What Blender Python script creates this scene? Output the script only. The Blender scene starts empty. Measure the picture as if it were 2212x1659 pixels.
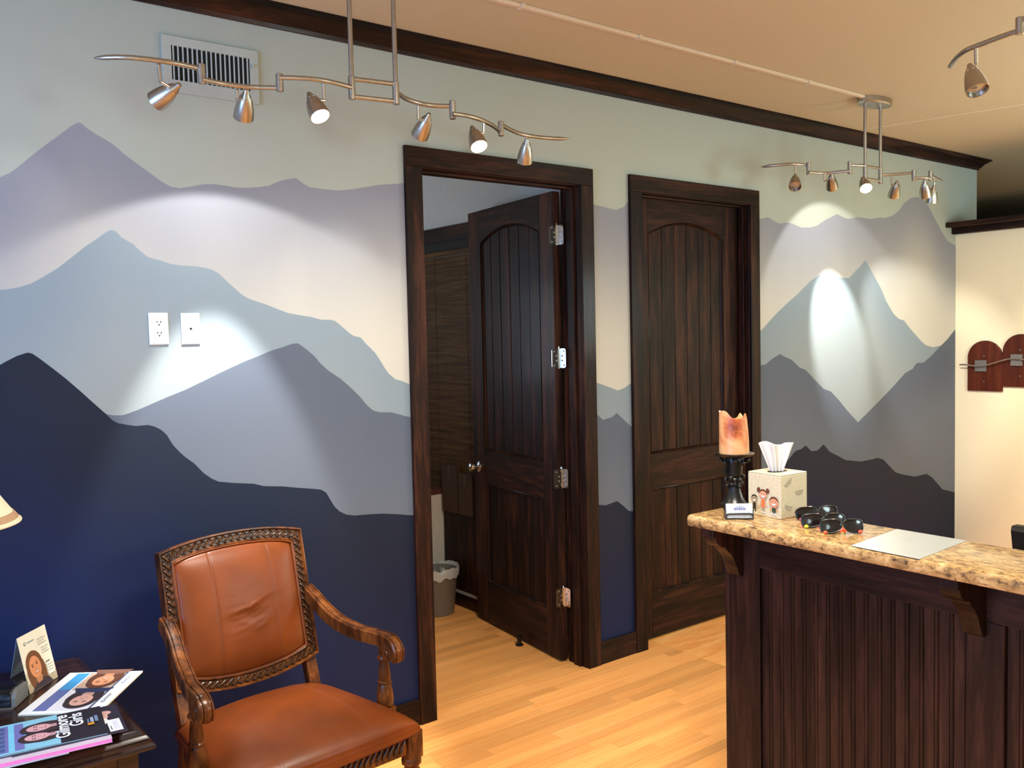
import bpy, math, random
from mathutils import Vector, Matrix, noise
random.seed(7)
S = bpy.context.scene
COL = S.collection
PI = math.pi

# ------------------------------------------------------------------ camera
F_PX = 1940.407
YAW, PITCH, ROLL = 0.6606, -0.05382, -0.02267
CAM = Vector((-2.04421, -3.3585, 1.71397))
_f = Vector((math.sin(YAW)*math.cos(PITCH), math.cos(YAW)*math.cos(PITCH), math.sin(PITCH)))
_r = Vector((math.cos(YAW), -math.sin(YAW), 0))
_u = _r.cross(_f)
RIGHT = _r*math.cos(ROLL) + _u*math.sin(ROLL)
UP = -_r*math.sin(ROLL) + _u*math.cos(ROLL)
FWD = _f
cd = bpy.data.cameras.new('camera'); cam = bpy.data.objects.new('camera', cd); COL.objects.link(cam)
cd.sensor_fit = 'HORIZONTAL'; cd.sensor_width = 36.0; cd.lens = F_PX*36.0/2212.0
cd.clip_start = 0.05; cd.clip_end = 100
mw = Matrix.Identity(4)
for i in range(3):
    mw[i][0] = RIGHT[i]; mw[i][1] = UP[i]; mw[i][2] = -FWD[i]; mw[i][3] = CAM[i]
cam.matrix_world = mw
S.camera = cam

def at(px, py, axis, val):
    """world point where the sight line through a photo pixel meets the plane axis = val"""
    d = FWD + RIGHT*((px-1106.0)/F_PX) - UP*((py-829.5)/F_PX)
    t = (val-CAM[axis])/d[axis]
    return CAM + d*t

# ------------------------------------------------------------------ world, exposure, room light
S.view_settings.view_transform = 'Standard'
S.view_settings.look = 'None'
S.view_settings.gamma = 1.0
S.view_settings.use_curve_mapping = False
S.view_settings.exposure = 0.0
w = bpy.data.worlds.new('daylight'); S.world = w; w.use_nodes = True
bg = w.node_tree.nodes['Background']
bg.inputs[0].default_value = (0.42, 0.62, 1.0, 1); bg.inputs[1].default_value = 1.0
S.cycles.max_bounces = 8
S.cycles.diffuse_bounces = 5
S.cycles.caustics_reflective = False
S.cycles.caustics_refractive = False
S.cycles.sample_clamp_indirect = 4.0
S.cycles.use_denoising = True

def area(name, loc, direction, sx, sy, power, color, spread=180):
    l = bpy.data.lights.new(name, 'AREA'); l.shape = 'RECTANGLE'; l.size = sx; l.size_y = sy
    l.energy = power; l.color = color; l.spread = math.radians(spread)
    o = bpy.data.objects.new(name, l); COL.objects.link(o)
    o.location = loc; o.rotation_euler = Vector(direction).to_track_quat('-Z', 'Y').to_euler()
    return o
def spot(name, loc, target, power, half_angle, blend, color, radius=0.012):
    l = bpy.data.lights.new(name, 'SPOT'); l.energy = power; l.color = color
    l.spot_size = math.radians(2*half_angle); l.spot_blend = blend; l.shadow_soft_size = radius
    o = bpy.data.objects.new(name, l); COL.objects.link(o)
    o.location = loc; o.rotation_euler = (Vector(target)-Vector(loc)).to_track_quat('-Z', 'Y').to_euler()
    return o
WARM = (1.0, 0.80, 0.54)
WHITE = (1.0, 0.97, 0.90)
DAY = (0.30, 0.52, 1.0)
# daylight: the window in the left wall, and the window of the room behind the open door
area('window_daylight', (-3.78, -1.75, 1.65), (1, 0.30, -0.10), 1.9, 1.6, 130, DAY)
area('rear_window_daylight', (-1.0, 3.36, 1.75), (0.55, -1, 1.1), 1.2, 1.2, 22, (0.84, 0.93, 1.0), 130)
# unseen point lights added to fill the room, behind and right of the view
def fill_point(name, loc, power, color=(0.74, 0.98, 0.98), radius=.35):
    l = bpy.data.lights.new(name, 'POINT'); l.energy = power; l.color = color; l.shadow_soft_size = radius
    o = bpy.data.objects.new(name, l); COL.objects.link(o); o.location = loc; return o
fill_point('waiting_fill', (-2.7, -4.7, 1.9), 54)
fill_point('front_fill', (1.3, -4.2, 1.9), 100)
fill_point('reception_fill', (3.4, -2.7, 1.9), 112)
fill_point('corridor_fill', (6.8, -2.2, 1.9), 60)  # added fill to brighten the dark corridor
area('waiting_overhead_fill', (-0.35, -1.95, 2.96), (0.05, 0.26, -1), .7, .7, 66, (1.0, .96, .84), 120)  # added overhead fill for floor, chair and counter, no fixture
area('reception_overhead_fill', (2.2, -1.6, 2.96), (0, 0.0, -1), .6, .6, 4, (1.0, .95, .80))  # weak overhead fill added above the reception side

# ------------------------------------------------------------------ mesh helper
class MB:
    def __init__(self): self.v = []; self.f = []; self.m = []
    def add(self, verts, faces, mi=0):
        b = len(self.v); self.v += [tuple(p) for p in verts]
        for f in faces: self.f.append([b+i for i in f]); self.m.append(mi)
        return self
    def box(self, a, b, mi=0):
        x0, y0, z0 = a; x1, y1, z1 = b
        v = [(x0,y0,z0),(x1,y0,z0),(x1,y1,z0),(x0,y1,z0),(x0,y0,z1),(x1,y0,z1),(x1,y1,z1),(x0,y1,z1)]
        return self.add(v, [(0,3,2,1),(4,5,6,7),(0,1,5,4),(1,2,6,5),(2,3,7,6),(3,0,4,7)], mi)
    def fbox(self, o, ux, uy, uz, a, b, mi=0):
        """box between a and b in the frame (ux, uy, uz) about o"""
        o = Vector(o); pts = []
        for z in (a[2], b[2]):
            for x, y in ((a[0],a[1]),(b[0],a[1]),(b[0],b[1]),(a[0],b[1])):
                pts.append(o+Vector(ux)*x+Vector(uy)*y+Vector(uz)*z)
        return self.add(pts, [(0,3,2,1),(4,5,6,7),(0,1,5,4),(1,2,6,5),(2,3,7,6),(3,0,4,7)], mi)
    def prism(self, poly, o, ux, uy, un, t0, t1, mi=0):
        o = Vector(o); ux = Vector(ux); uy = Vector(uy); un = Vector(un); n = len(poly)
        v = [o+ux*p[0]+uy*p[1]+un*t0 for p in poly] + [o+ux*p[0]+uy*p[1]+un*t1 for p in poly]
        f = [tuple(range(n-1,-1,-1)), tuple(range(n,2*n))]
        f += [(i,(i+1)%n,n+(i+1)%n,n+i) for i in range(n)]
        return self.add(v, f, mi)
    def tube(self, path, r, n=10, caps=True, mi=0, closed=False):
        P = [Vector(p) for p in path]; k = len(P)
        R = r if isinstance(r, (list, tuple)) else [r]*k
        vs = []; T = []
        for i in range(k):
            if closed: t = P[(i+1)%k]-P[(i-1)%k]
            else: t = P[min(i+1,k-1)]-P[max(i-1,0)]
            T.append(t.normalized() if t.length > 1e-9 else Vector((0,0,1)))
        a = Vector((0,0,1)) if abs(T[0].z) < .9 else Vector((1,0,0))
        X = (a - T[0]*a.dot(T[0])).normalized()
        for i in range(k):
            X = (X - T[i]*X.dot(T[i])); X = X.normalized() if X.length > 1e-6 else T[i].orthogonal().normalized()
            Y = T[i].cross(X)
            for j in range(n):
                q = 2*PI*j/n; vs.append(P[i]+X*(R[i]*math.cos(q))+Y*(R[i]*math.sin(q)))
        fs = []
        for i in range(k if closed else k-1):
            i2 = (i+1)%k
            for j in range(n): fs.append((i*n+j, i*n+(j+1)%n, i2*n+(j+1)%n, i2*n+j))
        if caps and not closed:
            fs.append(tuple(range(n-1,-1,-1))); fs.append(tuple((k-1)*n+j for j in range(n)))
        return self.add(vs, fs, mi)
    def lathe(self, prof, o, axis=(0,0,1), n=24, mi=0, caps=True):
        A = Vector(axis).normalized(); X = A.orthogonal().normalized(); Y = A.cross(X); o = Vector(o)
        vs = []; k = len(prof)
        for r, z in prof:
            for j in range(n):
                q = 2*PI*j/n; vs.append(o+A*z+X*(r*math.cos(q))+Y*(r*math.sin(q)))
        fs = [(i*n+j, i*n+(j+1)%n, (i+1)*n+(j+1)%n, (i+1)*n+j) for i in range(k-1) for j in range(n)]
        if caps:
            if prof[0][0] > 1e-6: fs.append(tuple(range(n-1,-1,-1)))
            if prof[-1][0] > 1e-6: fs.append(tuple((k-1)*n+j for j in range(n)))
        return self.add(vs, fs, mi)
    def grid(self, fn, nu, nv, mi=0, flip=False):
        vs = [fn(i/nu, j/nv) for i in range(nu+1) for j in range(nv+1)]
        W = nv+1
        fs = [(i*W+j, (i+1)*W+j, (i+1)*W+j+1, i*W+j+1) for i in range(nu) for j in range(nv)]
        if flip: fs = [f[::-1] for f in fs]
        return self.add(vs, fs, mi)
    def sweep(self, sec, path, side, up, mi=0, caps=True):
        """closed 2-D section (s, t) swept along path; side/up give the frame per point"""
        n = len(sec); k = len(path); vs = []
        for i in range(k):
            for s, t in sec: vs.append(Vector(path[i])+Vector(side[i])*s+Vector(up[i])*t)
        fs = [(i*n+j, i*n+(j+1)%n, (i+1)*n+(j+1)%n, (i+1)*n+j) for i in range(k-1) for j in range(n)]
        if caps: fs += [tuple(range(n-1,-1,-1)), tuple((k-1)*n+j for j in range(n))]
        return self.add(vs, fs, mi)
    def build(self, name, mats, parent=None, smooth=None, bevel=0, kind=None, label=None):
        me = bpy.data.meshes.new(name)
        me.from_pydata(self.v, [], self.f)
        if not isinstance(mats, (list, tuple)): mats = [mats]
        for mm in mats: me.materials.append(mm)
        if len(mats) > 1: me.polygons.foreach_set('material_index', self.m)
        me.update()
        import bmesh
        b = bmesh.new(); b.from_mesh(me); bmesh.ops.recalc_face_normals(b, faces=b.faces); b.to_mesh(me); b.free()
        if smooth:
            me.polygons.foreach_set('use_smooth', [True]*len(me.polygons))
            me.set_sharp_from_angle(angle=math.radians(smooth))
        o = bpy.data.objects.new(name, me); COL.objects.link(o)
        if parent is not None: o.parent = parent
        if bevel:
            md = o.modifiers.new('bevel', 'BEVEL'); md.width = bevel; md.segments = 2; md.limit_method = 'ANGLE'; md.angle_limit = math.radians(40)
        if kind: o['kind'] = kind
        if label: o['label'] = label
        return o
def tag(o, label, cat, group=None, kind=None):
    o['label'] = label; o['category'] = cat
    if group: o['group'] = group
    if kind: o['kind'] = kind
    return o
def empty(name, loc=(0,0,0), rz=0, parent=None):
    o = bpy.data.objects.new(name, None); COL.objects.link(o); o.location = loc; o.rotation_euler = (0,0,rz)
    o.empty_display_size = 0.1
    if parent: o.parent = parent
    return o
def bb(a, b, name, mat, parent=None, bevel=0, **k): return MB().box(a, b).build(name, mat, parent, bevel=bevel, **k)

# ------------------------------------------------------------------ materials
def new_mat(name):
    m = bpy.data.materials.new(name); m.use_nodes = True
    nt = m.node_tree; b = nt.nodes['Principled BSDF']
    return m, nt, b
def lin(r, g, b):
    f = lambda c: (c/255/12.92) if c/255 <= .04045 else ((c/255+.055)/1.055)**2.4
    return (f(r), f(g), f(b), 1)
def N(nt, t, **k):
    n = nt.nodes.new(t)
    for a, v in k.items(): setattr(n, a, v)
    return n
def plain(name, rgb, rough=.5, metal=0, var=0.06, scale=30, bump=0, spec=None, emit=None, coat=0):
    m, nt, b = new_mat(name)
    c = lin(*rgb)
    tc = N(nt, 'ShaderNodeTexCoord'); nz = N(nt, 'ShaderNodeTexNoise'); nz.inputs['Scale'].default_value = scale; nz.inputs['Detail'].default_value = 4
    nt.links.new(tc.outputs['Object'], nz.inputs['Vector'])
    r = N(nt, 'ShaderNodeValToRGB'); r.color_ramp.elements[0].position = .3; r.color_ramp.elements[1].position = .7
    r.color_ramp.elements[0].color = [x*(1-var) for x in c[:3]]+[1]; r.color_ramp.elements[1].color = [min(1, x*(1+var)) for x in c[:3]]+[1]
    nt.links.new(nz.outputs['Fac'], r.inputs['Fac']); nt.links.new(r.outputs['Color'], b.inputs['Base Color'])
    b.inputs['Roughness'].default_value = rough; b.inputs['Metallic'].default_value = metal
    if spec is not None: b.inputs['Specular IOR Level'].default_value = spec
    if coat: b.inputs['Coat Weight'].default_value = coat; b.inputs['Coat Roughness'].default_value = .12
    if bump:
        bp = N(nt, 'ShaderNodeBump'); bp.inputs['Strength'].default_value = bump; bp.inputs['Distance'].default_value = .002
        nt.links.new(nz.outputs['Fac'], bp.inputs['Height']); nt.links.new(bp.outputs['Normal'], b.inputs['Normal'])
    if emit:
        b.inputs['Emission Color'].default_value = list(emit[0])+[1]; b.inputs['Emission Strength'].default_value = emit[1]
    return m
def wood(name, dark, mid, light, axis='Z', rough=.48, scale=7.0, stretch=.09, coat=.08, rand=.35, knots=True):
    """stained timber: stretched grain noise plus soft blotches and knots, tone varied per piece"""
    m, nt, b = new_mat(name)
    tc = N(nt, 'ShaderNodeTexCoord'); oi = N(nt, 'ShaderNodeObjectInfo')
    mp = N(nt, 'ShaderNodeMapping')
    sc = [1,1,1]; sc['XYZ'.index(axis)] = stretch
    mp.inputs['Scale'].default_value = [s*scale for s in sc]
    ad = N(nt, 'ShaderNodeVectorMath', operation='ADD')
    ml = N(nt, 'ShaderNodeVectorMath', operation='SCALE'); ml.inputs['Scale'].default_value = 1.0
    cb = N(nt, 'ShaderNodeCombineXYZ'); mm = N(nt, 'ShaderNodeMath', operation='MULTIPLY'); mm.inputs[1].default_value = 13.0
    nt.links.new(oi.outputs['Random'], mm.inputs[0])
    for i in range(3): nt.links.new(mm.outputs[0], cb.inputs[i])
    nt.links.new(tc.outputs['Object'], ad.inputs[0]); nt.links.new(cb.outputs[0], ad.inputs[1])
    nt.links.new(ad.outputs[0], mp.inputs['Vector'])
    n1 = N(nt, 'ShaderNodeTexNoise'); n1.inputs['Scale'].default_value = 2.2; n1.inputs['Detail'].default_value = 6; n1.inputs['Distortion'].default_value = .8
    n2 = N(nt, 'ShaderNodeTexNoise'); n2.inputs['Scale'].default_value = 14; n2.inputs['Detail'].default_value = 5; n2.inputs['Roughness'].default_value = .65
    nt.links.new(mp.outputs[0], n1.inputs['Vector']); nt.links.new(mp.outputs[0], n2.inputs['Vector'])
    mx = N(nt, 'ShaderNodeMix', data_type='FLOAT'); mx.inputs[0].default_value = .35
    nt.links.new(n1.outputs['Fac'], mx.inputs[2]); nt.links.new(n2.outputs['Fac'], mx.inputs[3])
    r = N(nt, 'ShaderNodeValToRGB'); e = r.color_ramp.elements
    e[0].position = .36; e[0].color = lin(*dark); e[1].position = .64; e[1].color = lin(*light)
    e2 = e.new(.5); e2.color = lin(*mid)
    nt.links.new(mx.outputs[0], r.inputs['Fac'])
    col = r.outputs['Color']
    if knots:
        vo = N(nt, 'ShaderNodeTexVoronoi'); vo.inputs['Scale'].default_value = .55; vo.feature = 'F1'
        nt.links.new(mp.outputs[0], vo.inputs['Vector'])
        kr = N(nt, 'ShaderNodeValToRGB'); kr.color_ramp.elements[0].position = .02; kr.color_ramp.elements[1].position = .12
        kr.color_ramp.elements[0].color = (.35,.3,.28,1); kr.color_ramp.elements[1].color = (1,1,1,1)
        nt.links.new(vo.outputs['Distance'], kr.inputs['Fac'])
        k2 = N(nt, 'ShaderNodeMix', data_type='RGBA', blend_type='MULTIPLY'); k2.inputs[0].default_value = 1
        nt.links.new(col, k2.inputs[6]); nt.links.new(kr.outputs['Color'], k2.inputs[7]); col = k2.outputs[2]
    hs = N(nt, 'ShaderNodeHueSaturation')
    vr = N(nt, 'ShaderNodeMapRange'); vr.inputs['To Min'].default_value = 1-rand; vr.inputs['To Max'].default_value = 1+rand
    nt.links.new(oi.outputs['Random'], vr.inputs['Value']); nt.links.new(vr.outputs[0], hs.inputs['Value'])
    nt.links.new(col, hs.inputs['Color']); nt.links.new(hs.outputs[0], b.inputs['Base Color'])
    b.inputs['Roughness'].default_value = rough; b.inputs['Specular IOR Level'].default_value = .12
    if coat: b.inputs['Coat Weight'].default_value = coat; b.inputs['Coat Roughness'].default_value = .17
    bp = N(nt, 'ShaderNodeBump'); bp.inputs['Strength'].default_value = .12; bp.inputs['Distance'].default_value = .001
    nt.links.new(n2.outputs['Fac'], bp.inputs['Height']); nt.links.new(bp.outputs['Normal'], b.inputs['Normal'])
    return m
DW = dict(dark=(14,8,6), mid=(36,20,14), light=(70,39,26))
M = {}
M['wood_z'] = wood('dark_wood_upright', **DW, axis='Z', rand=.16)
M['wood_x'] = wood('dark_wood_along', **DW, axis='X', rand=.14)
M['wood_y'] = wood('dark_wood_crosswise', **DW, axis='Y', rand=.14)
CWD = dict(dark=(22,13,11), mid=(42,26,21), light=(66,42,33))
M['cw_z'] = wood('counter_wood_upright', **CWD, axis='Z', rand=.30, coat=.1)
M['cw_y'] = wood('counter_wood_along', **CWD, axis='Y', rand=.1, coat=.1)
M['chair_wood'] = wood('chair_wood', (42,20,9), (86,45,18), (122,69,29), axis='Z', scale=9, stretch=.3, rand=.08, rough=.34, coat=.3, knots=False)
M['chair_carve'] = wood('chair_carved_wood', (32,18,9), (62,37,18), (92,57,28), axis='Z', scale=20, stretch=.5, rand=.05, rough=.3, coat=.5, knots=False)
M['table_wood'] = wood('table_wood', (24,13,10), (40,23,18), (58,35,27), axis='X', scale=9, rand=.08, rough=.22, coat=.5, knots=False)
M['art_wood'] = wood('red_brown_board', (66,28,17), (82,37,23), (98,46,29), axis='Z', scale=12, rand=.05, rough=.4, coat=.1, knots=False)
M['plank'] = wood('maple_floor_plank', (230,148,78), (244,166,92), (251,190,120), axis='X', scale=9, stretch=.12, rand=.17, rough=.30, coat=.2, knots=False)
M['nickel'] = plain('brushed_nickel', (176,169,158), .33, 1, var=.08, scale=60)
M['nickel_dark'] = plain('lamp_head_inside', (120,112,100), .5, .6)
M['chrome'] = plain('polished_chrome', (215,215,215), .12, 1, var=.04)
M['white_plastic'] = plain('white_plastic', (236,236,232), .35, var=.02)
M['dark_hole'] = plain('dark_recess', (14,14,14), .8)
M['vent_paint'] = plain('painted_vent_metal', (170,178,172), .5, var=.03)
M['vent_dark'] = plain('vent_duct', (24,30,30), .7)
M['leather'] = None
M['black_plastic'] = plain('black_plastic', (18,18,20), .22, var=.1)
M['black_metal'] = plain('black_iron', (24,23,22), .32, .3, var=.2, bump=.3)
M['grey_metal'] = plain('brushed_grey_square', (128,122,116), .4, .4, var=.1)
M['paper'] = plain('white_paper', (238,238,238), .6, var=.02)
M['cream_paint'] = plain('cream_wall_paint', (246,232,196), .6, var=.015, scale=80, bump=.04)
M['ceiling_paint'] = plain('tan_ceiling_paint', (188,171,140), .8, var=.02, scale=90, bump=.04)
M['conduit'] = plain('painted_conduit', (206,184,156), .5, var=.02)
M['other_wall'] = plain('pale_wall_paint', (196,196,190), .7, var=.02)
M['rear_wall'] = plain('rear_room_paint', (190,198,204), .7, var=.03)
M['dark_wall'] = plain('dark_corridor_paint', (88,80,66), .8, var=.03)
def leather(name):
    m, nt, b = new_mat(name)
    tc = N(nt, 'ShaderNodeTexCoord')
    n1 = N(nt, 'ShaderNodeTexNoise'); n1.inputs['Scale'].default_value = 5; n1.inputs['Detail'].default_value = 5
    n2 = N(nt, 'ShaderNodeTexVoronoi'); n2.inputs['Scale'].default_value = 320
    nt.links.new(tc.outputs['Object'], n1.inputs['Vector']); nt.links.new(tc.outputs['Object'], n2.inputs['Vector'])
    r = N(nt, 'ShaderNodeValToRGB'); e = r.color_ramp.elements
    e[0].position = .3; e[0].color = lin(92,41,10); e[1].position = .7; e[1].color = lin(116,54,17)
    nt.links.new(n1.outputs['Fac'], r.inputs['Fac']); nt.links.new(r.outputs['Color'], b.inputs['Base Color'])
    b.inputs['Roughness'].default_value = .36
    b.inputs['Specular IOR Level'].default_value = .32
    bp = N(nt, 'ShaderNodeBump'); bp.inputs['Strength'].default_value = .1; bp.inputs['Distance'].default_value = .0006
    nt.links.new(n2.outputs['Distance'], bp.inputs['Height']); nt.links.new(bp.outputs['Normal'], b.inputs['Normal'])
    return m
M['leather'] = leather('saddle_leather')
M['seam'] = plain('leather_seam', (118,58,28), .6)
def granite():
    m, nt, b = new_mat('gold_granite')
    tc = N(nt, 'ShaderNodeTexCoord'); mp = N(nt, 'ShaderNodeMapping'); mp.inputs['Scale'].default_value = (1, .55, 1); mp.inputs['Rotation'].default_value = (0,0,.5)
    nt.links.new(tc.outputs['Object'], mp.inputs[0])
    n1 = N(nt, 'ShaderNodeTexNoise'); n1.inputs['Scale'].default_value = 44; n1.inputs['Detail'].default_value = 8; n1.inputs['Roughness'].default_value = .65; n1.inputs['Distortion'].default_value = .6
    n2 = N(nt, 'ShaderNodeTexNoise'); n2.inputs['Scale'].default_value = 110; n2.inputs['Detail'].default_value = 6; n2.inputs['Roughness'].default_value = .7
    n3 = N(nt, 'ShaderNodeTexVoronoi'); n3.inputs['Scale'].default_value = 42
    for n in (n1, n2, n3): nt.links.new(mp.outputs[0], n.inputs['Vector'])
    r = N(nt, 'ShaderNodeValToRGB'); e = r.color_ramp.elements
    e[0].position = .34; e[0].color = lin(82,64,52); e[1].position = .66; e[1].color = lin(200,168,120)
    x = e.new(.48); x.color = lin(164,128,82)
    nt.links.new(n1.outputs['Fac'], r.inputs['Fac'])
    r2 = N(nt, 'ShaderNodeValToRGB'); r2.color_ramp.elements[0].position = .36; r2.color_ramp.elements[1].position = .46
    r2.color_ramp.elements[0].color = (.16,.12,.11,1); r2.color_ramp.elements[1].color = (1,1,1,1)
    nt.links.new(n2.outputs['Fac'], r2.inputs['Fac'])
    r3 = N(nt, 'ShaderNodeValToRGB'); r3.color_ramp.elements[0].position = .08; r3.color_ramp.elements[1].position = .2
    r3.color_ramp.elements[0].color = (.5,.44,.46,1); r3.color_ramp.elements[1].color = (1,1,1,1)
    nt.links.new(n3.outputs['Distance'], r3.inputs['Fac'])
    k = N(nt, 'ShaderNodeMix', data_type='RGBA', blend_type='MULTIPLY'); k.inputs[0].default_value = .75
    nt.links.new(r.outputs[0], k.inputs[6]); nt.links.new(r2.outputs[0], k.inputs[7])
    k2 = N(nt, 'ShaderNodeMix', data_type='RGBA', blend_type='MULTIPLY'); k2.inputs[0].default_value = .5
    nt.links.new(k.outputs[2], k2.inputs[6]); nt.links.new(r3.outputs[0], k2.inputs[7])
    nt.links.new(k2.outputs[2], b.inputs['Base Color'])
    b.inputs['Roughness'].default_value = .12
    return m
M['granite'] = granite()
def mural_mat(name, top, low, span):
    """mural colour; each range shifts from top to low below its ridge (attribute 'below_ridge', metres)"""
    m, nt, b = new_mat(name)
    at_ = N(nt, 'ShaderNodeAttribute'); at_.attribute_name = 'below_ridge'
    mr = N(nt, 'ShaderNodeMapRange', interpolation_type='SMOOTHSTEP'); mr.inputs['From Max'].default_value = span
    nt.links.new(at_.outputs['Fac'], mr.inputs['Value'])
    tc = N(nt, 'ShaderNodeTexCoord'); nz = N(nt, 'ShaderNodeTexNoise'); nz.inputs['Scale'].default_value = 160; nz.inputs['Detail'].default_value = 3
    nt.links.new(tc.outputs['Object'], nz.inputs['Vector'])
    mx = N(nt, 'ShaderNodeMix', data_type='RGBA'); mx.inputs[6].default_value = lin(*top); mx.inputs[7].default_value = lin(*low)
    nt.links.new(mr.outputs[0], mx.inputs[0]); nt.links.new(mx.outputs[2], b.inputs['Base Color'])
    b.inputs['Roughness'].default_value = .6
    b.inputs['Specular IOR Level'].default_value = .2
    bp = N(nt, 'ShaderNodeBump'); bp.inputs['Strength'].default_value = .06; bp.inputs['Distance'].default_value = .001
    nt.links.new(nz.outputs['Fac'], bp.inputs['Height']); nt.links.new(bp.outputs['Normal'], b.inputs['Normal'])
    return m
# ------------------------------------------------------------------ painted mural wall
def wl(pts): return [(p.x, p.z) for p in (at(a, b, 1, 0.0) for a, b in pts)]
L1 = [(0,383),(20.5,373.7),(36.9,362.4),(71.7,333.7),(102.5,310.2),(133.2,287.6),(153.7,272.3),(162,267.5),(171,264),(178.3,268.2),(188.5,277.4),(205,288.6),(225.4,300),(246,313.2),(270.5,334.8),(297,354.2),(328,376.8),(348.4,392),(369,403),(389.3,406.5),(409.8,403.4),(440,398),(465,397.8),(490,401.6),(508.6,405.3),(533.6,405.7),(558.5,404),(581.4,401),(596,394.3),(612.6,388.7),(637.5,384.5),(642.7,387),(656.3,397.4),(668.7,404.3),(689.5,407.4),(731,411.4),(762.3,408.5),(793.5,403.7),(814.3,399.5),(873.5,395.8),
 (1281,441),(1304.6,447.2),(1330.5,453.7),(1347,447.2),(1357.7,435.4),
 (1644.5,472.3),(1660,469.4),(1673.4,478.4),(1685.5,483.2),(1700,480.3),(1712,483.2),(1731.3,491.6),(1750.6,491.2),(1765,487.3),(1779.5,477.2),(1808.4,462.2),(1823,470),(1832.6,473),(1851.8,468.7),(1880.8,473),(1897.7,470),(1912,471),(1926.6,466.3),(1940,456.7),(1955.5,436.2),(1967.6,427.7),(1982,425.3),(1994,429),(2006,445.8),(2020.6,474.8),(2035,501.3),(2047,520.6),(2063,530)]
L2 = [(0,626),(18.4,624.5),(41,620.4),(67.6,612.2),(92.2,598.9),(123,580.4),(153.7,556.8),(184.4,532.3),(211,514.8),(227.5,502.5),(239.8,496.4),(252,500.5),(262.3,512.8),(286.9,527),(303.3,542.5),(319.7,555.4),(344.3,562),(368.9,570.2),(389.3,573.2),(422,575.3),(440,577.7),(458.7,582.9),(473.3,591.2),(490,607.8),(523,637),(539.8,646.3),(573,657),(598,667),(623,676.4),(648,681),(673,684.8),(693.7,690.6),(710.3,690.6),(722.8,692.5),(735.3,702.4),(754,719),(764.4,725.7),(779,728.9),(789.3,741),(810,761.7),(822.6,780.4),(833,798),(841.3,808.5),(853.8,818.9),(868.4,823),(885,830.3),
 (1288,826.2),(1311.7,834.7),(1335,843.6),(1349,838),(1362.4,828.6),
 (1645,713),(1664.4,691.2),(1678,676.3),(1698.7,656.8),(1721.6,636.2),(1749,608.7),(1770,594),(1795,590),(1815,600),(1833.9,600.7),(1850,583.5),(1859,574.4),(1869.4,561.8),(1876.3,574.4),(1889,597.3),(1905,627),(1914,650),(1930,677.5),(1941.6,689),(1953,692.3),(1962.2,705),(1982.8,729),(1998.8,745),(2014.9,750.3),(2028.6,747.3),(2064,740)]
L3 = [(150,905),(229.5,894.7),(246,897.4),(266.4,896.8),(287,889.6),(307.4,881.4),(338,868),(368.9,854.8),(399.6,842.5),(440,823),(471.2,807.5),(502.4,792.9),(529.4,780.4),(556.4,770),(585.6,757.5),(612.6,749.2),(631.3,742.6),(643.8,741.3),(660.4,753.4),(679,769),(693.7,786.7),(710.3,801.2),(735.3,817.9),(756,835.5),(776.9,856.3),(793.5,876),(806,886.5),(820.5,890.6),(845.5,890.6),(872.5,898),(888,901.5),
 (1289,894.3),(1302.3,907),(1321,901.4),(1332.8,892),(1344.6,903.7),(1364.3,922.5),
 (1645,788.6),(1653,787.9),(1666.7,776),(1685,764.5),(1696.4,771.4),(1710,777),(1726.2,793.2),(1740,798.9),(1758.3,818.3),(1779,840),(1795,845.8),(1811,863),(1829.3,886),(1853.4,912.3),(1870.6,895),(1893.5,872.2),(1927.8,836.7),(1955.3,805.8),(1971.4,796.6),(1980.5,784),(1994.3,783.3),(2010.3,770.2),(2028.6,750.8),(2047,732.4),(2061.8,713)]
L4 = [(0,788.2),(16.4,779),(36.9,768.7),(59.4,761.5),(69.7,763.6),(86,774.8),(114.8,796.4),(143.4,818.9),(174.2,845.5),(205,873.2),(229.5,894.7),(241.8,907),(254,913.8),(272.5,917.3),(293,920.3),(319.7,917.9),(334,921.4),(348.4,928.5),(360.7,939.8),(373,960.3),(385.2,973.6),(399.6,987),(420,1001.3),(440,1022),(457.4,1033.9),(472.5,1040.4),(505,1043.2),(548.5,1045),(570.2,1050),(609.2,1050.6),(646,1053.8),(678.7,1056),(693.9,1057.7),(704.7,1064.2),(712.3,1077.2),(722,1093.5),(732.9,1104.4),(748,1111.5),(765.5,1113.7),(798,1110.9),(826.2,1109.4),(863,1110.9),(887,1113),
 (1293.5,1090.5),(1308,1091.6),(1333.3,1082.2),(1344,1090.5),(1358.6,1103.9),(1368.4,1104.3),
 (1645,1050),(1696,1000),(1705.5,990),(1715,978),(1721,972.6),(1729.7,970.9),(1740.5,962),(1752.6,974.5),(1765.8,973.3),(1779,960),(1792.3,975.7),(1811.6,985.4),(1826,993.8),(1859.8,997),(1881.5,992.6),(1896,989),(1908,992.6),(1925,1010.7),(1934.6,1020.3),(1950,1025.1),(1976,1029.5),(2002,1023.5),(2015,1032.6),(2035.7,1057),(2064,1063.6)]
RIDGES = [sorted(wl(L)) for L in (L1, L2, L3, L4)]
def ridge(k, x):
    R = RIDGES[k]
    if x <= R[0][0]: return R[0][1]-.10*(R[0][0]-x)
    if x >= R[-1][0]: return R[-1][1]
    lo, hi = 0, len(R)-1
    while hi-lo > 1:
        m_ = (lo+hi)//2
        if R[m_][0] <= x: lo = m_
        else: hi = m_
    a, b = R[lo], R[hi]
    return a[1]+(b[1]-a[1])*(x-a[0])/(b[0]-a[0])
D1A, D1B = 0.0, 1.09695          # casing outer edges of the open door
D2A, D2B = 1.36078, 2.44574
CI, ZH = 0.0844, 2.455           # casing width, opening height
XE, ZC, ZCR = 5.224, 3.0, 2.924  # end of the mural wall, ceiling, lower edge of the crown
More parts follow.
